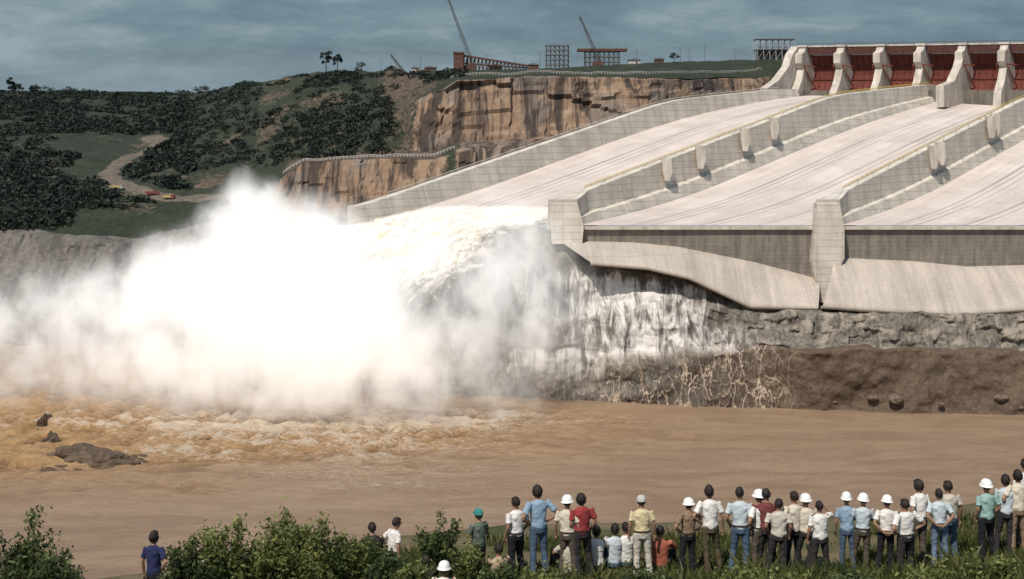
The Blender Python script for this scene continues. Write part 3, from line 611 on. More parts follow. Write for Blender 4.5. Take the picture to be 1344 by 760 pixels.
tint=mix(t,ramp(t,nv.outputs['Fac'],[(.54,0.),(.70,.4)]),tint,(.86,.74,.61))
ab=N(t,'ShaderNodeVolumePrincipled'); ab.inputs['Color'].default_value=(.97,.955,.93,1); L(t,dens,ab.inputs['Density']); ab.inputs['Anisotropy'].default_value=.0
L(t,tint,ab.inputs['Emission Color']); L(t,math_(t,'MULTIPLY',dens,.64),ab.inputs['Emission Strength']); L(t,ab.outputs[0],o.inputs['Volume'])  # emission makes the spray glow, standing in for multiply scattered sunlight
m.cycles.volume_step_rate=.5
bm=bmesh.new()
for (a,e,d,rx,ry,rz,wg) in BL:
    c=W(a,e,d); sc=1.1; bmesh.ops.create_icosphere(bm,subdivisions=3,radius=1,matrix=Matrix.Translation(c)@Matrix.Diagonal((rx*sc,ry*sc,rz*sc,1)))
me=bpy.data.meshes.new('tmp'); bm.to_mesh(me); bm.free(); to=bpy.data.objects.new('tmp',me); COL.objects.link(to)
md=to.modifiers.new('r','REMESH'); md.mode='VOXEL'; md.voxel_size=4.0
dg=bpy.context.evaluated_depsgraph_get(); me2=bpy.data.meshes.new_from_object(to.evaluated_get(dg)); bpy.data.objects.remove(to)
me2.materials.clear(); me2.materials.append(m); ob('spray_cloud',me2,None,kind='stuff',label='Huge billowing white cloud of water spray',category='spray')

# ================================================================== RIDGE STRUCTURES
m_rust=simple('rust_steel',(.08,.04,.032),(.15,.075,.055),.5,.7); m_pale=simple('pale_paint',(.4,.38,.35),(.55,.52,.48),1)
def lattice(mb,p,q,w0,n,w1=None):
    p=Vector(p);q=Vector(q);d=(q-p).normalized();a=d.cross(Vector((0,1,0))).normalized();b=d.cross(a); w1=w0*.4 if w1 is None else w1
    pr=None
    for k in range(n+1):
        c=p.lerp(q,k/n); w_=w0+(w1-w0)*k/n; cr=[c+(a*i+b*j)*w_/2 for i,j in((-1,-1),(1,-1),(1,1),(-1,1))]
        if pr:
            for i in range(4): mb.beam(pr[i],cr[i],.17); mb.beam(pr[i],cr[(i+1)%4],.1)
        pr=cr
def crane(a,d,ea,ee,h,label):
    x,y=xy(a,d); z=gz(x,y); tip=W(ea,ee,d); E=empty('crane',(x,y,z),label=label,category='crane',group='cranes on the ridge')
    mb=MB(); mb.box((0,0,h*.25),(5,4,h*.5)); mb.box((-3.2,0,h*.25),(2,3.4,h*.35)); o=mb.obj('cab',m_rust,E)
    mb=MB(); mb.box((0,2,.6),(7,1,1.2)); mb.box((0,-2,.6),(7,1,1.2)); mb.box((0,0,.7),(3,3.2,.8)); mb.obj('crawler_track',m_dark,E)
    mb=MB(); tp=Vector(tip)-Vector((x,y,z)); lattice(mb,(1,0,h*.4),tp,1.8,24); mb.obj('boom',m_dark,E)
    mb=MB(); mb.beam((-3,0,h*.9),tp,.08); mb.beam((-3,0,h*.3),(-3,0,h*.9),.2); mb.beam((-3,0,h*.9),(1,0,h*.5),.1); mb.beam(tp,tp+Vector((0,0,-8)),.07); mb.obj('cable',m_dark,E)
crane(619,1010,586,-8,9,'Tall lattice crane leaning over the clifftop works')
crane(786,1010,761,22,6,'Lattice crane standing beside clifftop concrete works')
crane(528,1060,513,72,4,'Small lattice crane on the clifftop')
def frame(name,a0,a1,etop,ebot,d,nx,nz,mat,label,cat,slabs=True,dep=10,tilt=0,sk=.55):
    x0=(a0-672)/2000*d;x1=(a1-672)/2000*d; zt=W(0,etop,d)[2]; zb=min(W(0,ebot,d)[2],gz(x0,d),gz(x1,d)); E=empty(name,((x0+x1)/2,d,zb),label=label,category=cat)
    w_=x1-x0;h=zt-zb; mb=MB()
    for i in range(nx+1):
        for j in(-1,1): mb.beam((-w_/2+w_*i/nx,j*dep/2,-1),(-w_/2+w_*i/nx,j*dep/2,h),.24)
        mb.beam((-w_/2+w_*i/nx,-dep/2,h*.97),(-w_/2+w_*i/nx,dep/2,h*.97),.2)
    for i in range(nx):
        for k in range(nz):
            mb.beam((-w_/2+w_*i/nx,-dep/2,h*k/nz),(-w_/2+w_*(i+1)/nx,-dep/2,h*(k+1)/nz),.12)
    mb.obj('frame',mat,E); 
    for k in range(1,nz+1): mb=MB(); mb.box((0,0,h*k/nz+.1+(0)),(w_+1.2,dep+1,sk)); mb.obj('floor_slab',m_grs,E)
    return E
frame('scaffold_tower',717,746,60,84,1030,5,5,m_dark,'Open scaffold tower on the clifftop','scaffolding',sk=.9)
frame('platform_building',768,812,68,86,1025,7,3,m_rust,'Platform building on steel legs beside a crane','building',dep=14,sk=.8)
xc,yc,zc=W(790,68,1025); mb=MB(); mb.box((xc,yc,zc+1.0),(33,18,1.8)); 
for k in range(12): mb.beam((xc-16+k*2.8,yc-8.8,zc+1.6),(xc-16+k*2.8,yc-8.8,zc+3),.12)
mb.obj('work_platform',m_rust,None,label='Wide rust coloured platform on top of building',category='platform')
E=empty('truss_gallery',(0,0,0),label='Long rusty steel truss gallery on the clifftop',category='gallery')
mb=MB(); p0=W(604,72,1015); p1=W(692,86,1015); n=18; prs={}
for yy in(-4,4):
    pr=None
    for k in range(n+1):
        s=k/n; x=p0[0]*(1-s)+p1[0]*s; zt=p0[2]*(1-s)+p1[2]*s; zb=min(gz(x,1015+yy),zt-3)-.4; c=((x,1015+yy,zt),(x,1015+yy,zb))
        mb.beam(c[0],c[1],.3); prs[(yy,k)]=c[0]
        if pr: mb.beam(pr[0],c[0],.4); mb.beam(pr[1],c[0],.2); mb.beam((pr[0][0],pr[0][1],(pr[0][2]+pr[1][2])/2),(c[0][0],c[0][1],(c[0][2]+c[1][2])/2),.3)
        pr=c
for k in range(n+1): mb.beam(prs[(-4,k)],prs[(4,k)],.25)
mb.obj('truss',m_rust,E); mb=MB()
mb.add([(p0[0],1010,p0[2]+.4),(p1[0],1010,p1[2]+.4),(p1[0],1020,p1[2]+.4),(p0[0],1020,p0[2]+.4),(p0[0],1010,p0[2]-.8),(p1[0],1010,p1[2]-.8),(p1[0],1020,p1[2]-.8),(p0[0],1020,p0[2]-.8)],[[0,1,2,3],[7,6,5,4],[0,4,5,1],[1,5,6,2],[2,6,7,3],[3,7,4,0]]); mb.obj('roof',m_rust,E)
x,y,z=W(602,90,1008); mb=MB(); mb.box((x,y,z+4.5),(6.5,7,11)); mb.box((x,y,z+10.4),(7.5,8,1.2)); mb.obj('end_tower',m_rust,E)
E=frame('concrete_building',992,1040,52,70,1075,6,2,m_pier,'Unfinished concrete building with starter bars on roof','building',dep=16)
mb=MB(); mb.box((0,2,4.5),(23,9,7.5)); mb.obj('wall',m_grs,E)
mb=MB(); mb.box((0,-6,9.2),(25,.3,.3))
for k in range(16): mb.beam((-12+k*1.6,-6,9),(-12+k*1.6,-6,12+2*math.sin(k*2.1)),.12)
mb.obj('starter_bar',m_dark,E)
def hut(a,d,w_,dp,h,mat,label):
    x,y=xy(a,d); z=gz(x,y)-.5; E=empty('site_hut',(x,y,z),label=label,category='hut',group='site huts on the clifftop')
    mb=MB(); mb.box((0,0,h/2),(w_,dp,h)); mb.obj('wall',mat,E); mb=MB(); mb.prism([(-w_/2-.5,0,h),(w_/2+.5,0,h),(w_/2+.3,0,h+.5),(0,0,h+1.3),(-w_/2-.3,0,h+.5)],(0,dp+1,0)); mb.obj('roof',m_grs,E)
    mb=MB(); mb.box((w_*.2,-dp/2-.03,h*.45),(1,.1,h*.8)); mb.obj('door',m_dark,E)
for a,d,w_,h,mt in((650,1022,9,3.5,m_pale),(700,1012,7,3.5,m_rust),(832,1015,8,3,m_pale),(865,1015,6,2.6,m_rust),(565,1058,8,3,m_rust),(545,1062,5,2.6,m_pale)): hut(a,d,w_,6,h,mt,'Small site hut on top of the cliff')
def mast(a,d,h):
    x,y=xy(a,d); z=gz(x,y); mb=MB(); mb.beam((x,y,z-1),(x,y,z+h),.16,6,.08); mb.beam((x-1.2,y,z+h*.9),(x+1.2,y,z+h*.9),.08); mb.obj('pole',m_dark,None,label='Thin dark pole on the clifftop',category='pole',group='poles on the clifftop')
for a,d,h in((640,1020,11),(676,1018,9),(709,1015,12),(836,1015,10),(893,1030,9),(905,1040,8),(925,1040,12),(965,1045,9),(552,1060,9),(500,1090,8)): mast(a,d,h)
def rail(name,pts,h,mat,label,cat,th=.35):
    mb=MB(); pr=None
    for (x,y) in pts:
        z=gz(x,y)
        if pr: mb.beam((pr[0],pr[1],pr[2]+h),(x,y,z+h),th*.6); mb.beam((pr[0],pr[1],pr[2]+h*.5),(x,y,z+h*.5),th*.4)
        mb.beam((x,y,z-.5),(x,y,z+h),th*.9); pr=(x,y,z)
    return mb.obj(name,mat,None,label=label,category=cat)
rail('terrace_fence',[xy(a,float(np.interp(a,[372,400,470,560,600],[885,881,872,866,860]))) for a in np.arange(372,600,4.4)],1.5,m_pale,'Pale fence along the lower quarry terrace','fence',.3)
rail('clifftop_fence',[xy(a,float(np.interp(a,[590,600,700,850,1000],[935,935,940,940,1020]))) for a in np.arange(592,1000,4.2)],1.5,m_pale,'Pale fence along the edge of the cliff','fence',.22)
def truck(a,d,mcab,mbed,label,rz,s=1.0):
    x,y=xy(a,d); z=gz(x,y)+.35; E=empty('truck',(x,y,z),label=label,category='truck',group='trucks on the dirt road'); E.rotation_euler=(0,0,rz); E.scale=(s,)*3
    mb=MB(); mb.prism([(2.2,0,.9),(4.4,0,.9),(4.4,0,2.0),(3.9,0,3.1),(2.2,0,3.1)],(0,2.4,0)); mb.obj('cab',mcab,E)
    mb=MB(); mb.prism([(-4.2,0,1.2),(2.0,0,1.2),(2.0,0,2.9),(-4.6,0,2.6)],(0,2.5,0)); mb.obj('dump_bed',mbed,E)
    mb=MB(); mb.box((0,0,.95),(8,1.2,.35)); mb.obj('chassis',m_dark,E)
    mb=MB(); mb.box((3.3,-1.22,2.5),(1.0,.05,.7)); mb.obj('window',m_dark,E); mb=MB(); mb.box((4.18,0,2.55),(.1,1.9,.8)); mb.obj('window',m_dark,E)
    for wx in(-3,-1.8,3.2):
        for wy in(-1.1,1.1):
            mb=MB(); mb.beam((wx,wy-.2,.55),(wx,wy+.2,.55),.6,14); mb.obj('wheel',m_dark,E)
m_y=simple('yellow_truck_paint',(.38,.29,.1),(.48,.38,.18),1); m_r=simple('red_truck_paint',(.22,.05,.04),(.3,.08,.06),1)
truck(153,935,m_pale,m_y,'Dusty yellow dump truck on the dirt road',.05,.9); truck(200,923,m_r,m_r,'Red dump truck on the dirt road',.2,.9); truck(222,914,m_r,m_y,'Red truck with yellow bed on dirt road',-.3,.85)

# ================================================================== LOOKOUT GROUND
gx=[-60,-14,-11,-7,-3.5,-1.5,0,6,9,10.5,12,60]; gzv=[115.2,115.6,115.8,116.35,116.85,117.1,117.25,117.35,117.55,117.75,118.0,118.6]
def gl(x,y):
    base=np.interp(x,gx,gzv); x=np.asarray(x,float); y=np.asarray(y,float)
    return base+np.where(y<27,(27-y)*.03,0)-np.where(y>35,(y-35)*.62,0)
X1,Y1=np.meshgrid(np.concatenate([np.linspace(-300,-32,14),np.linspace(-30,30,121),np.linspace(32,300,14)]),np.concatenate([np.linspace(-20,18,12),np.linspace(19,40,64),np.linspace(42,232,60)]))
Z1=gl(X1,Y1); PG=np.stack([X1,Y1,Z1],-1); PG[...,2]+=fbm(PG,(1.6,1.6,50),3,3)*.06*(Y1<38)+fbm(PG,(12,12,50),4,8)*2.5*np.clip((Y1-42)/20,0,1)-.03
m=simple('lookout_soil',(.05,.06,.02),(.16,.12,.07),1.2,.95,.6,.1)
mk('lookout_ground',PG.reshape(-1,3),gridfaces(*X1.shape),m,None,True,kind='structure',label='Grassy lookout ground above the river',category='ground')
n=66000; gxx=rng.uniform(-11,12,n); gyy=rng.uniform(25.5,33.8,n); keep=(fbm(np.stack([gxx,gyy,gxx*0],1),1.3,3,3)>-.3+.12*(gyy>31)); gxx=gxx[keep];gyy=gyy[keep]; n=len(gxx)
gz0=gl(gxx,gyy)-.04; hgt=rng.uniform(.12,.42,n)*(1+.9*fbm(np.stack([gxx,gyy,gxx*0],1),.8,3,19)); hgt*=np.where(gyy<30.2,1.4,.62)
an=rng.uniform(0,6.28,n); ln=rng.uniform(0,.6,n)*hgt; wd_=rng.uniform(.006,.014,n); B0=np.stack([gxx,gyy,gz0],1)
sd=np.stack([np.cos(an),np.sin(an),an*0],1); ld=np.stack([-np.sin(an),np.cos(an),an*0],1)
mid=B0+ld*(ln*.3)[:,None]+np.stack([0*an,0*an,hgt*.6],1); tip=B0+ld*ln[:,None]+np.stack([0*an,0*an,hgt],1)
V=np.stack([B0-sd*wd_[:,None],B0+sd*wd_[:,None],mid+sd*wd_[:,None]*.8,tip,mid-sd*wd_[:,None]*.8],1).reshape(-1,3); F_=np.arange(n*5).reshape(-1,5)
gr=mk('grass',V,F_,m_grass,None,False,kind='stuff',label='Tall green grass along the lookout edge',category='grass'); fattr(gr.data,'tint',np.repeat(np.clip(rng.uniform(0,.8,n)+.3*fbm(B0,2.,3,5),0,1),5))
def bush(a,e,d,rpx,hpx,seed,mat,label,n=3200,leaf=.05,dens=38):
    r=np.random.default_rng(seed); x,y,z=W(a,e,d); rx=rpx*d/2000; rz=hpx*d/2000; g0=float(gl(x,y)); E=empty('bush',(x,y,g0),label=label,category='bush',group='bushes at the lookout edge')
    cz=z-g0; mb=MB(); ends=[]
    for k in range(dens):
        u_=r.normal(size=3); u_/=np.linalg.norm(u_); rr_=r.uniform(.3,1.08); p=np.array([u_[0]*rx*rr_,u_[1]*rx*rr_,cz+u_[2]*rz*rr_*(1.18 if u_[2]>0 else .9)]); p[2]=max(p[2],.15)
        mid=np.array([p[0]*.45,p[1]*.45,p[2]*.55]); mb.beam((p[0]*.08,p[1]*.08,-.05),mid,.016,5,.01); mb.beam(mid,p,.01,5,.004); ends.append((mid,p))
    mb.obj('stem',m_bark,E); m1=np.array([q[0] for q in ends]);p1=np.array([q[1] for q in ends]); idx=r.integers(0,dens,n); s=(r.uniform(.2,1.1,n)**.65)[:,None]
    pts=m1[idx]*(1-s)+p1[idx]*s+r.normal(size=(n,3))*rx*.11; V,F_,tt_=leafquads(pts,leaf*1.0,seed+1,.45); c=mk('foliage',V,F_,mat,E)
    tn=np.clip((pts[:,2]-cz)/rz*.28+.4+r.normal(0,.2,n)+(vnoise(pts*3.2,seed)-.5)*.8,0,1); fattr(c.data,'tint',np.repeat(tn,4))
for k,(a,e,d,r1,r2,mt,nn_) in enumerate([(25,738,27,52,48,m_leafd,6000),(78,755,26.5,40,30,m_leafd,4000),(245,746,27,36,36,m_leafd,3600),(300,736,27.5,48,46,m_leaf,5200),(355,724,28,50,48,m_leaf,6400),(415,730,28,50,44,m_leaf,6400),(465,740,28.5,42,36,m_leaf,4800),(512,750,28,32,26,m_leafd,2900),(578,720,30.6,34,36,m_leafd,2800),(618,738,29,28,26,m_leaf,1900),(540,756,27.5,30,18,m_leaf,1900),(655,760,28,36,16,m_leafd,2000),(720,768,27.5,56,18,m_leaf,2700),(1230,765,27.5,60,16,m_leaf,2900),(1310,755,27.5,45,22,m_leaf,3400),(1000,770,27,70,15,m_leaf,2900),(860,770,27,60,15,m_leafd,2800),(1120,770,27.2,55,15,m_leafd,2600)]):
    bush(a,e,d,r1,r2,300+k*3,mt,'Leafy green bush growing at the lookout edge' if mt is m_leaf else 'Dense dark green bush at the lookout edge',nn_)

# ================================================================== PEOPLE
def ring_tube(mb,pts,radii,n=10,flatx=None):
    P3=[Vector(p) for p in pts]; V=[]; m_=len(P3)
    for i,p in enumerate(P3):
        d=(P3[min(i+1,m_-1)]-P3[max(i-1,0)]).normalized(); ref=Vector((1,0,0)) if abs(d.x)<.8 else Vector((0,1,0))
        a=(ref-d*ref.dot(d)).normalized(); b=d.cross(a); r=radii[i]; rx,ry=(r if isinstance(r,tuple) else (r,r))
        for k in range(n):
            t_=2*math.pi*k/n; V.append(p+a*math.cos(t_)*rx+b*math.sin(t_)*ry)
    Fc=[[i*n+k,i*n+(k+1)%n,(i+1)*n+(k+1)%n,(i+1)*n+k] for i in range(m_-1) for k in range(n)]+[list(range(n))[::-1],[(m_-1)*n+k for k in range(n)]]
    mb.add(V,Fc)
def ellip(mb,c,r,n=14,m_=10):
    V=[(c[0],c[1],c[2]-r[2])]
    for i in range(1,m_):
        ph=-math.pi/2+math.pi*i/m_
        for k in range(n): t_=2*math.pi*k/n; V.append((c[0]+r[0]*math.cos(ph)*math.cos(t_),c[1]+r[1]*math.cos(ph)*math.sin(t_),c[2]+r[2]*math.sin(ph)))
    V.append((c[0],c[1],c[2]+r[2])); F_=[[0,1+(k+1)%n,1+k] for k in range(n)]
    for i in range(m_-2):
        for k in range(n): F_.append([1+i*n+k,1+i*n+(k+1)%n,1+(i+1)*n+(k+1)%n,1+(i+1)*n+k])
    l=1+(m_-2)*n; F_+=[[l+k,l+(k+1)%n,len(V)-1] for k in range(n)]; mb.add(V,F_)
def remesh(mb,vox,it=4,wrinkle=0,seed=0):
    o=mk('tmp',mb.v,mb.f); recalc(o); md=o.modifiers.new('r','REMESH'); md.mode='VOXEL'; md.voxel_size=vox; s=o.modifiers.new('s','SMOOTH'); s.iterations=it; s.factor=.5
    dg=bpy.context.evaluated_depsgraph_get(); me=bpy.data.meshes.new_from_object(o.evaluated_get(dg)); bpy.data.objects.remove(o)
    if wrinkle:
        V=np.array([v.co[:] for v in me.vertices]); Nn=np.array([v.normal[:] for v in me.vertices]); V+=Nn*(fbm(V,(.09,.09,.05),3,seed)*wrinkle)[:,None]; me.vertices.foreach_set('co',V.ravel()); me.update()
    me.polygons.foreach_set('use_smooth',[True]*len(me.polygons)); return me
def skin_mat(name,c):
    return simple(name,c,tuple(x*.85 for x in c),8,.55,.1,.01)
m_skin=skin_mat('skin',(.33,.19,.12)); m_eye=simple('eye',(.6,.6,.58),(.7,.7,.68),5); m_iris=simple('iris',(.03,.02,.015),(.04,.03,.02),5); m_lip=simple('lips',(.3,.1,.08),(.33,.12,.1),9)
def fingers(mb,wrist,d,side,palmn,curl=.5):
    d=Vector(d).normalized(); pn=Vector(palmn); pn=(pn-d*pn.dot(d)).normalized(); ac=d.cross(pn).normalized()*side
    for k,(off,l) in enumerate(((-.027,.07),(-.009,.08),(.009,.075),(.026,.058))):
        p=wrist+d*.075+ac*off; q=p+d*l*.45+pn*l*.15*curl; r=q+(d*(1-curl*.6)+pn*curl)*l*.32; s=r+(d*(1-curl)+pn*curl*1.3)*l*.25
        ring_tube(mb,[p-d*.015,q,r,s],[.0095,.009,.008,.0062],6)
    p=wrist+d*.03-ac*.025; ring_tube(mb,[p,p-ac*.025+d*.025+pn*.008,p-ac*.03+d*.055+pn*.014],[.012,.010,.0075],6)
POSE={
'down':dict(el=[(-.25,-.03,1.14),(.25,-.03,1.14)],wr=[(-.27,.04,.89),(.27,.04,.89)],hd=[(0,.1,-1),(0,.1,-1)]),
'hips':dict(el=[(-.38,-.10,1.17),(.38,-.10,1.17)],wr=[(-.205,.01,1.03),(.205,.01,1.03)],hd=[(.35,.75,-.35),(-.35,.75,-.35)]),
'onehip':dict(el=[(-.38,-.10,1.17),(.26,-.03,1.14)],wr=[(-.205,.01,1.03),(.275,.03,.89)],hd=[(.35,.75,-.35),(0,.1,-1)]),
'folded':dict(el=[(-.27,.06,1.15),(.27,.06,1.15)],wr=[(-.05,.20,1.19),(.05,.23,1.15)],hd=[(1,.05,.1),(-1,.05,.1)]),
'brow':dict(el=[(-.25,-.03,1.14),(.36,.14,1.38)],wr=[(-.27,.04,.89),(.15,.17,1.60)],hd=[(0,.1,-1),(-1,-.1,.25)]),
'behind':dict(el=[(-.29,-.12,1.17),(.29,-.12,1.17)],wr=[(-.08,-.17,.98),(.08,-.17,.98)],hd=[(1,-.1,-.1),(-1,-.1,-.1)]),
'relaxed':dict(el=[(-.23,-.05,1.15),(.27,-.06,1.16)],wr=[(-.22,.06,.91),(.20,.08,.95)],hd=[(.1,.3,-1),(-.3,.5,-.8)]),
'sit':dict(el=[(-.28,.14,.47),(.28,.14,.47)],wr=[(-.10,.36,.44),(.10,.36,.44)],hd=[(.6,.6,-.2),(-.6,.6,-.2)]),
}
LIB={}
def build_pose(name):
    ps=POSE[name]; sit=name=='sit'; dz=-.80 if sit else 0.
    T_=lambda p:(p[0],p[1],p[2]+dz)
    if sit: hips=[(-.09,0,.13),(.09,0,.13)]; kn=[(-.15,.38,.48),(.15,.38,.48)]; ak=[(-.13,.55,.08),(.13,.55,.08)]; toe=[(-.14,.72,.035),(.14,.72,.035)]
    elif name in('relaxed','onehip','folded'): hips=[(-.09,0,.93),(.09,0,.91)]; kn=[(-.10,.01,.50),(.15,.08,.50)]; ak=[(-.08,-.03,.09),(.22,.05,.09)]; toe=[(-.12,.13,.035),(.29,.19,.035)]
    elif name=='brow': hips=[(-.09,0,.92),(.09,0,.92)]; kn=[(-.14,.03,.50),(.14,.015,.50)]; ak=[(-.2,-.02,.09),(.2,-.02,.09)]; toe=[(-.25,.14,.035),(.25,.14,.035)]
    else: hips=[(-.09,0,.92),(.09,0,.92)]; kn=[(-.115,.03,.50),(.12,.015,.50)]; ak=[(-.14,-.02,.09),(.14,-.02,.09)]; toe=[(-.17,.14,.035),(.17,.14,.035)]
    sh=[T_((-.175,0,1.42)),T_((.175,0,1.42))]; el=[tuple(p) for p in ps['el']]; wr=ps['wr']
    B=MB()
    torso=[(0,0,.88),(0,0,.98),(0,0,1.08),(0,.0,1.22),(0,-.005,1.34),(0,-.01,1.42),(0,0,1.47)]
    tr_=[(.145,.11),(.155,.115),(.13,.10),(.15,.11),(.165,.11),(.14,.085),(.065,.058)]
    ring_tube(B,[T_(p) for p in torso],tr_,16); ring_tube(B,[T_((0,-.005,1.44)),T_((0,.01,1.50)),T_((0,.015,1.56))],[.058,.052,.054],12)
    hc=T_((0,.02,1.625)); ellip(B,hc,(.074,.096,.112)); ellip(B,(hc[0],hc[1]+.03,hc[2]-.055),(.053,.060,.06)) 
    ring_tube(B,[(0,hc[1]+.09,hc[2]+.02),(0,hc[1]+.118,hc[2]-.022),(0,hc[1]+.09,hc[2]-.03)],[.01,.016,.012],8)
    for s in(-1,1): ellip(B,(s*.077,hc[1]-.005,hc[2]-.01),(.012,.02,.032),8,6)
    for s in(0,1):
        ring_tube(B,[sh[s],tuple((a+b)/2 for a,b in zip(sh[s],el[s])),el[s]],[.053,.047,.038],10)
        ring_tube(B,[el[s],tuple(a*.6+b*.4 for a,b in zip(el[s],wr[s])),wr[s]],[.039,.037,.025],10)
        d=Vector(ps['hd'][s]).normalized(); wv=Vector(wr[s]); ring_tube(B,[wv-d*.01,wv+d*.04,wv+d*.085],[(.03,.024),(.04,.02),(.036,.016)],10)
        ring_tube(B,[hips[s],tuple((a+b)/2 for a,b in zip(hips[s],kn[s])),kn[s]],[.084,.072,.053],12)
        ring_tube(B,[kn[s],tuple(a*.65+b*.35 for a,b in zip(kn[s],ak[s])),ak[s]],[.053,.053,.035],12)
        ring_tube(B,[(ak[s][0],ak[s][1]-.04,.045),(toe[s][0],toe[s][1],.035)],[.04,.032],10)
    me=remesh(B,.0125,3)
    bm=bmesh.new(); bm.from_mesh(me); E2=MB()
    for s in(0,1):
        sd=-1 if s==0 else 1; d=Vector(ps['hd'][s]); palm=Vector((-sd,0,0)) if abs(d.z)>.5 else Vector((0,0,-1) if name!='behind' else (0,-1,0))
        if name=='folded': palm=Vector((0,-1,0))
        fingers(E2,Vector(wr[s]),d,sd,palm,.5)
    tv=[bm.verts.new(v) for v in E2.v]
    for f in E2.f:
        try: bm.faces.new([tv[i] for i in f])
        except: pass
    for mi,(off,r) in ((1,((.030,.088,.006),(.013,.012,.009))),(2,((.030,.0985,.006),(.006,.004,.006))),(3,((0.0,.099,-.058),(.024,.008,.007)))):
        for s in((-1,1) if mi<3 else (1,)):
            q=MB(); ellip(q,(s*off[0],hc[1]+off[1],hc[2]+off[2]),r,8,6); tv=[bm.verts.new(v) for v in q.v]
            for f in q.f: ff=bm.faces.new([tv[i] for i in f]); ff.material_index=mi
    for f in bm.faces: f.smooth=True
    bm.to_mesh(me); bm.free(); me.materials.clear()
    for mm in(m_skin,m_eye,m_iris,m_lip): me.materials.append(mm)
    R_={'body':me,'hc':hc}
    S_=MB(); ring_tube(S_,[T_(p) for p in [(0,0,.92),(0,0,1.0),(0,0,1.1),(0,0,1.22),(0,-.005,1.34),(0,-.01,1.42),(0,0,1.472)]],[(.165,.13),(.168,.132),(.152,.122),(.166,.126),(.182,.124),(.152,.097),(.072,.064)],18)
    for s in(0,1):
        mid=tuple(a*.26+b*.74 for a,b in zip(sh[s],el[s])); ring_tube(S_,[sh[s],tuple((a+b)/2 for a,b in zip(sh[s],mid)),mid],[.064,.064,.062],12)
    R_['shirt']=remesh(S_,.014,3,.014,3)
    Tm=MB(); ring_tube(Tm,[T_(p) for p in [(0,0,.84),(0,0,.92),(0,0,1.01)]],[(.152,.118),(.166,.128),(.158,.124)],18)
    for s in(0,1):
        ring_tube(Tm,[(hips[s][0],hips[s][1],hips[s][2]+.02),tuple((a+b)/2 for a,b in zip(hips[s],kn[s])),kn[s]],[.098,.086,.068],14)
        bt=(ak[s][0],ak[s][1],max(ak[s][2]-.03,.05)); ring_tube(Tm,[kn[s],tuple((a+b)/2 for a,b in zip(kn[s],bt)),bt],[.068,.067,.068],14)
    R_['trousers']=remesh(Tm,.014,3,.010,5)
    SL=[]
    for s in(0,1):
        q=MB(); ring_tube(q,[(ak[s][0],ak[s][1]-.07,.04),(ak[s][0],ak[s][1]-.03,.055),((ak[s][0]+toe[s][0])/2,(ak[s][1]+toe[s][1])/2,.05),(toe[s][0],toe[s][1]+.02,.032)],[(.035,.035),(.046,.05),(.048,.042),(.035,.024)],12)
        me=bpy.data.meshes.new('shoe'); me.from_pydata(q.v,[],q.f); SL.append(me)
    R_['shoes']=SL
    bz=1.0+dz; n=24; V=[]
    for z_,k_ in((bz-.018,1.0),(bz+.018,1.0)):
        for k in range(n): a=2*math.pi*k/n; V.append((math.cos(a)*.176,math.sin(a)*.140,z_))
    me=bpy.data.meshes.new('belt'); me.from_pydata(V,[],[[k,(k+1)%n,n+(k+1)%n,n+k] for k in range(n)]); R_['belt']=me
    return R_
def head_parts():
    H=MB(); ellip(H,(0,0,0),(.086,.108,.122),26,20); V=np.array(H.v); V*=1+.14*fbm(V,.03,3,7)[:,None]; V[:,2]+=.006
    keep=~((V[:,1]>.035)&(V[:,2]<.055))&~(V[:,2]<-.06)&~((np.abs(V[:,0])>.055)&(V[:,2]<-.03)&(V[:,1]>-.02)); F_=[f for f in H.f if all(keep[i] for i in f)]
    hair=bpy.data.meshes.new('hair'); hair.from_pydata(V.tolist(),[],F_); 
    H=MB(); ellip(H,(0,0,0),(.1,.118,.13),26,20); V=np.array(H.v); V*=1+.18*fbm(V,.03,3,17)[:,None]
    keep=~((V[:,1]>.04)&(V[:,2]<.05))&~(V[:,2]<-.10); F_=[f for f in H.f if all(keep[i] for i in f)]
    hair2=bpy.data.meshes.new('long_hair'); hair2.from_pydata(V.tolist(),[],F_)
    def lathe(prof,n=28,front=0,mesh='helmet'):
        V=[];
        for r,z in prof:
            for k in range(n):
                a=2*math.pi*k/n; ex=front*max(0,math.sin(a))**3 if z<=prof[-2][1]+1e-6 else 0; V.append((math.cos(a)*r*.88,math.sin(a)*(r+ex),z))
        Fq=[[i*n+k,i*n+(k+1)%n,(i+1)*n+(k+1)%n,(i+1)*n+k] for i in range(len(prof)-1) for k in range(n)]
        me=bpy.data.meshes.new(mesh); me.from_pydata(V,[],Fq); me.polygons.foreach_set('use_smooth',[True]*len(me.polygons)); return me
    hel=lathe([(.001,.155),(.045,.150),(.085,.132),(.115,.098),(.132,.05),(.136,.02),(.156,.012),(.158,.004)],28,.03)
    cap=lathe([(.001,.135),(.05,.13),(.09,.105),(.11,.06),(.113,.02),(.114,.012),(.115,.006)],28,.07,'cap')
    for me in(hair,hair2): me.polygons.foreach_set('use_smooth',[True]*len(me.polygons))
    return hair,hair2,hel,cap
HAIR,HAIR2,HELM,CAP=head_parts()
def cloth(name,c): return simple(name,tuple(x*.8 for x in c),c,5,.95,.8,.04)
CL={'white':(.76,.73,.68),'cream':(.64,.57,.46),'tan':(.42,.31,.21),'blue':(.27,.38,.49),'paleblue':(.54,.60,.63),'navy':(.025,.032,.09),'red':(.30,.045,.045),'yellow':(.64,.54,.33),'maroon':(.17,.05,.05),'aqua':(.30,.45,.41),'greygreen':(.11,.14,.11),'orange':(.34,.11,.065),'brown':(.25,.17,.11),
'jeans':(.08,.12,.18),'paljeans':(.16,.22,.30),'black':(.02,.02,.024),'dark':(.04,.035,.035),'olive':(.1,.08,.045),'khaki':(.1,.08,.06),'offwhite':(.56,.51,.43)}
CM={k:cloth('cloth_'+k,v) for k,v in CL.items()}
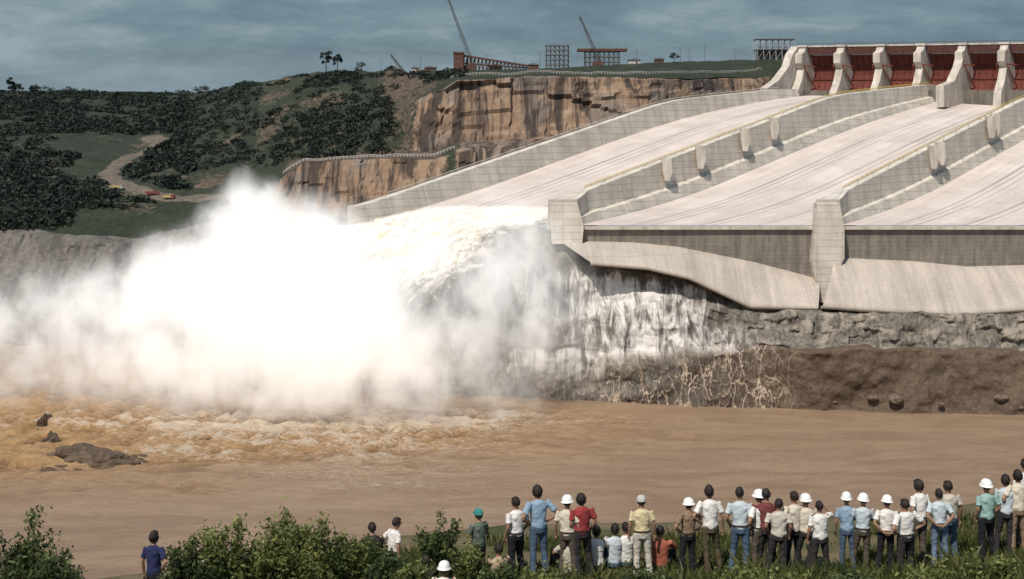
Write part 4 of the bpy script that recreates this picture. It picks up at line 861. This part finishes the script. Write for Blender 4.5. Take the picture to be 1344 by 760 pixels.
m_hair=simple('dark_hair',(.012,.009,.008),(.03,.022,.018),30,.6,.6,.02,stretch=(1,1,.3)); m_helm=simple('white_helmet',(.76,.75,.72),(.82,.81,.79),3,.4,0); m_capw=simple('grey_cap',(.4,.4,.36),(.5,.5,.46),4); m_capt=simple('teal_cap',(.03,.18,.17),(.05,.25,.23),4); m_shoe=simple('shoe_leather',(.03,.025,.02),(.07,.05,.035),6,.5)
def person(a,e,shirt,pants,head,pose,rz,label,dd=0,hmin=1.58,hmax=1.84,lean=0):
    if pose not in LIB: LIB[pose]=build_pose(pose)
    R_=LIB[pose]; base=31.0+dd; H0=1.745 if head=='hair' else 1.785
    if pose=='sit': H0-=.80; hmin=hmax=H0*.97
    d=base
    for _ in range(6):
        x=(a-672)/2000*d; g=float(gl(x,d)); h=EYE-(e-130)*d/2000-g; hc_=min(max(h,hmin),hmax); d=(EYE-g-hc_)*2000/(e-130)
    d=min(max(d,28.3),34.2); x=(a-672)/2000*d; g=float(gl(x,d)); s=hc_/H0
    o=ob('person',R_['body'],None,label=label,category='person',group='people watching the spillway'); o.location=(x,d,g-.005); o.rotation_euler=(random.uniform(-.03,.03)-lean,random.uniform(-.035,.035),rz+random.uniform(-.4,.4)); o.scale=(s*random.uniform(.9,1.16)*random.choice((1,1,-1)),s*random.uniform(.95,1.15),s)
    def part(nm,me,mat,loc=(0,0,0),rot=(0,0,0)):
        if not len(me.materials): me.materials.append(mat)
        p=ob(nm,me,o); p.location=loc; p.rotation_euler=rot; p.material_slots[0].link='OBJECT'; p.material_slots[0].material=mat
        return p
    part('shirt',R_['shirt'],CM[shirt]); part('trousers',R_['trousers'],CM[pants])
    for q in R_['shoes']: part('shoe',q,m_shoe)
    if random.random()<.5 and pose!='sit': part('belt',R_['belt'],m_shoe)
    hc=R_['hc']; part('hair',HAIR if random.random()<.6 or head!='hair' else HAIR2,m_hair,hc)
    if head=='helmet': part('hard_hat',HELM,m_helm,(hc[0],hc[1],hc[2]+.01),(random.uniform(-.12,.08),random.uniform(-.06,.06),0))
    if head=='cap': part('cap',CAP,m_capw,(hc[0],hc[1],hc[2]+.01))
    if head=='tealcap': part('cap',CAP,m_capt,(hc[0],hc[1],hc[2]+.01))
PL=[
(203,697,'navy','black','hair','onehip',-.5,'Man in navy shirt standing beside bushes'),
(292,701,'paleblue','jeans','hair','down',.4,'Person in pale blue shirt behind the bush'),
(268,718,'white','jeans','hair','sit',.3,'Person in white shirt sitting among bushes'),
(490,686,'dark','dark','hair','folded',.4,'Person in dark shirt behind the bushes'),
(510,680,'white','jeans','hair','onehip',-1.0,'Man in white shirt leaning forward behind bushes'),
(628,666,'greygreen','dark','tealcap','folded',.3,'Person in teal cap and dark green shirt'),
(677,652,'white','black','hair','relaxed',.35,'Man in white shirt and dark trousers'),
(708,637,'blue','jeans','hair','hips',.1,'Man in blue shirt with hands on hips'),
(746,649,'cream','khaki','helmet','down',-.2,'Man in white hard hat and cream shirt'),
(764,647,'red','dark','hair','relaxed',.2,'Man in red shirt standing beside hard hat wearer'),
(783,690,'white','dark','hair','sit',.2,'Person in white shirt sitting on the grass'),
(806,687,'paleblue','jeans','hair','sit',.1,'Person in pale blue shirt sitting on grass'),
(822,685,'white','jeans','hair','sit',.3,'Person in white shirt crouching on the grass'),
(844,649,'yellow','offwhite','cap','down',.05,'Man in yellow shirt and off white trousers'),
(867,690,'orange','dark','hair','sit',.0,'Child in orange shirt sitting on the grass'),
(901,653,'brown','black','helmet','hips',.25,'Man in hard hat and brown shirt, hands on hips'),
(934,637,'white','olive','hair','onehip',.2,'Man in white shirt and olive trousers'),
(974,639,'paleblue','jeans','hair','relaxed',.1,'Man in pale blue shirt and jeans'),
(997,643,'white','khaki','helmet','hips',.2,'Man in hard hat, white shirt, hands on hips'),
(1005,641,'maroon','dark','hair','down',.2,'Man in maroon shirt behind hard hat wearer'),
(1040,645,'cream','black','hair','hips',.15,'Man in cream shirt with hands on hips'),
(1058,648,'cream','dark','helmet','folded',.1,'Man in hard hat and cream shirt'),
(1077,657,'white','dark','hair','brow',.1,'Man in white shirt shading his eyes'),
(1022,655,'offwhite','dark','hair','relaxed',.1,'Woman in off white blouse and dark trousers'),
(1113,646,'blue','jeans','helmet','down',.1,'Man in hard hat and blue shirt'),
(1131,647,'paleblue','khaki','helmet','folded',.3,'Man in hard hat and pale blue shirt'),
(1161,649,'white','black','helmet','behind',.0,'Man in hard hat and white shirt'),
(1189,654,'white','dark','hair','hips',.2,'Man in white shirt with hands on hips'),
(1207,630,'white','khaki','hair','relaxed',.35,'Tall man in white shirt and khaki trousers'),
(1234,641,'paleblue','paljeans','hair','behind',.1,'Man in pale blue shirt and pale jeans'),
(1246,630,'offwhite','jeans','hair','down',.2,'Man in off white shirt and jeans'),
(1294,628,'aqua','black','helmet','relaxed',.2,'Man in hard hat, aqua shirt, black trousers'),
(1320,623,'paleblue','dark','hair','folded',.3,'Man in pale blue shirt with arms folded'),
(1337,617,'cream','brown','hair','hips',.3,'Man in cream shirt with hands on hips'),
(1345,601,'white','khaki','hair','down',.2,'Man in white shirt at end of crowd'),
(583,736,'white','dark','helmet','sit',.2,'Person in hard hat sitting low on grass'),
(560,728,'dark','dark','hair','sit',.4,'Dark haired person sitting low on grass'),
(745,697,'offwhite','dark','hair','sit',.2,'Person in off white shirt sitting on grass'),
(655,713,'tan','dark','hair','sit',.2,'Child in tan shirt sitting on the grass'),
]
for k,p in enumerate(PL):
    person(*p,lean=.13 if k==4 else 0)
print('done',len(bpy.data.objects))
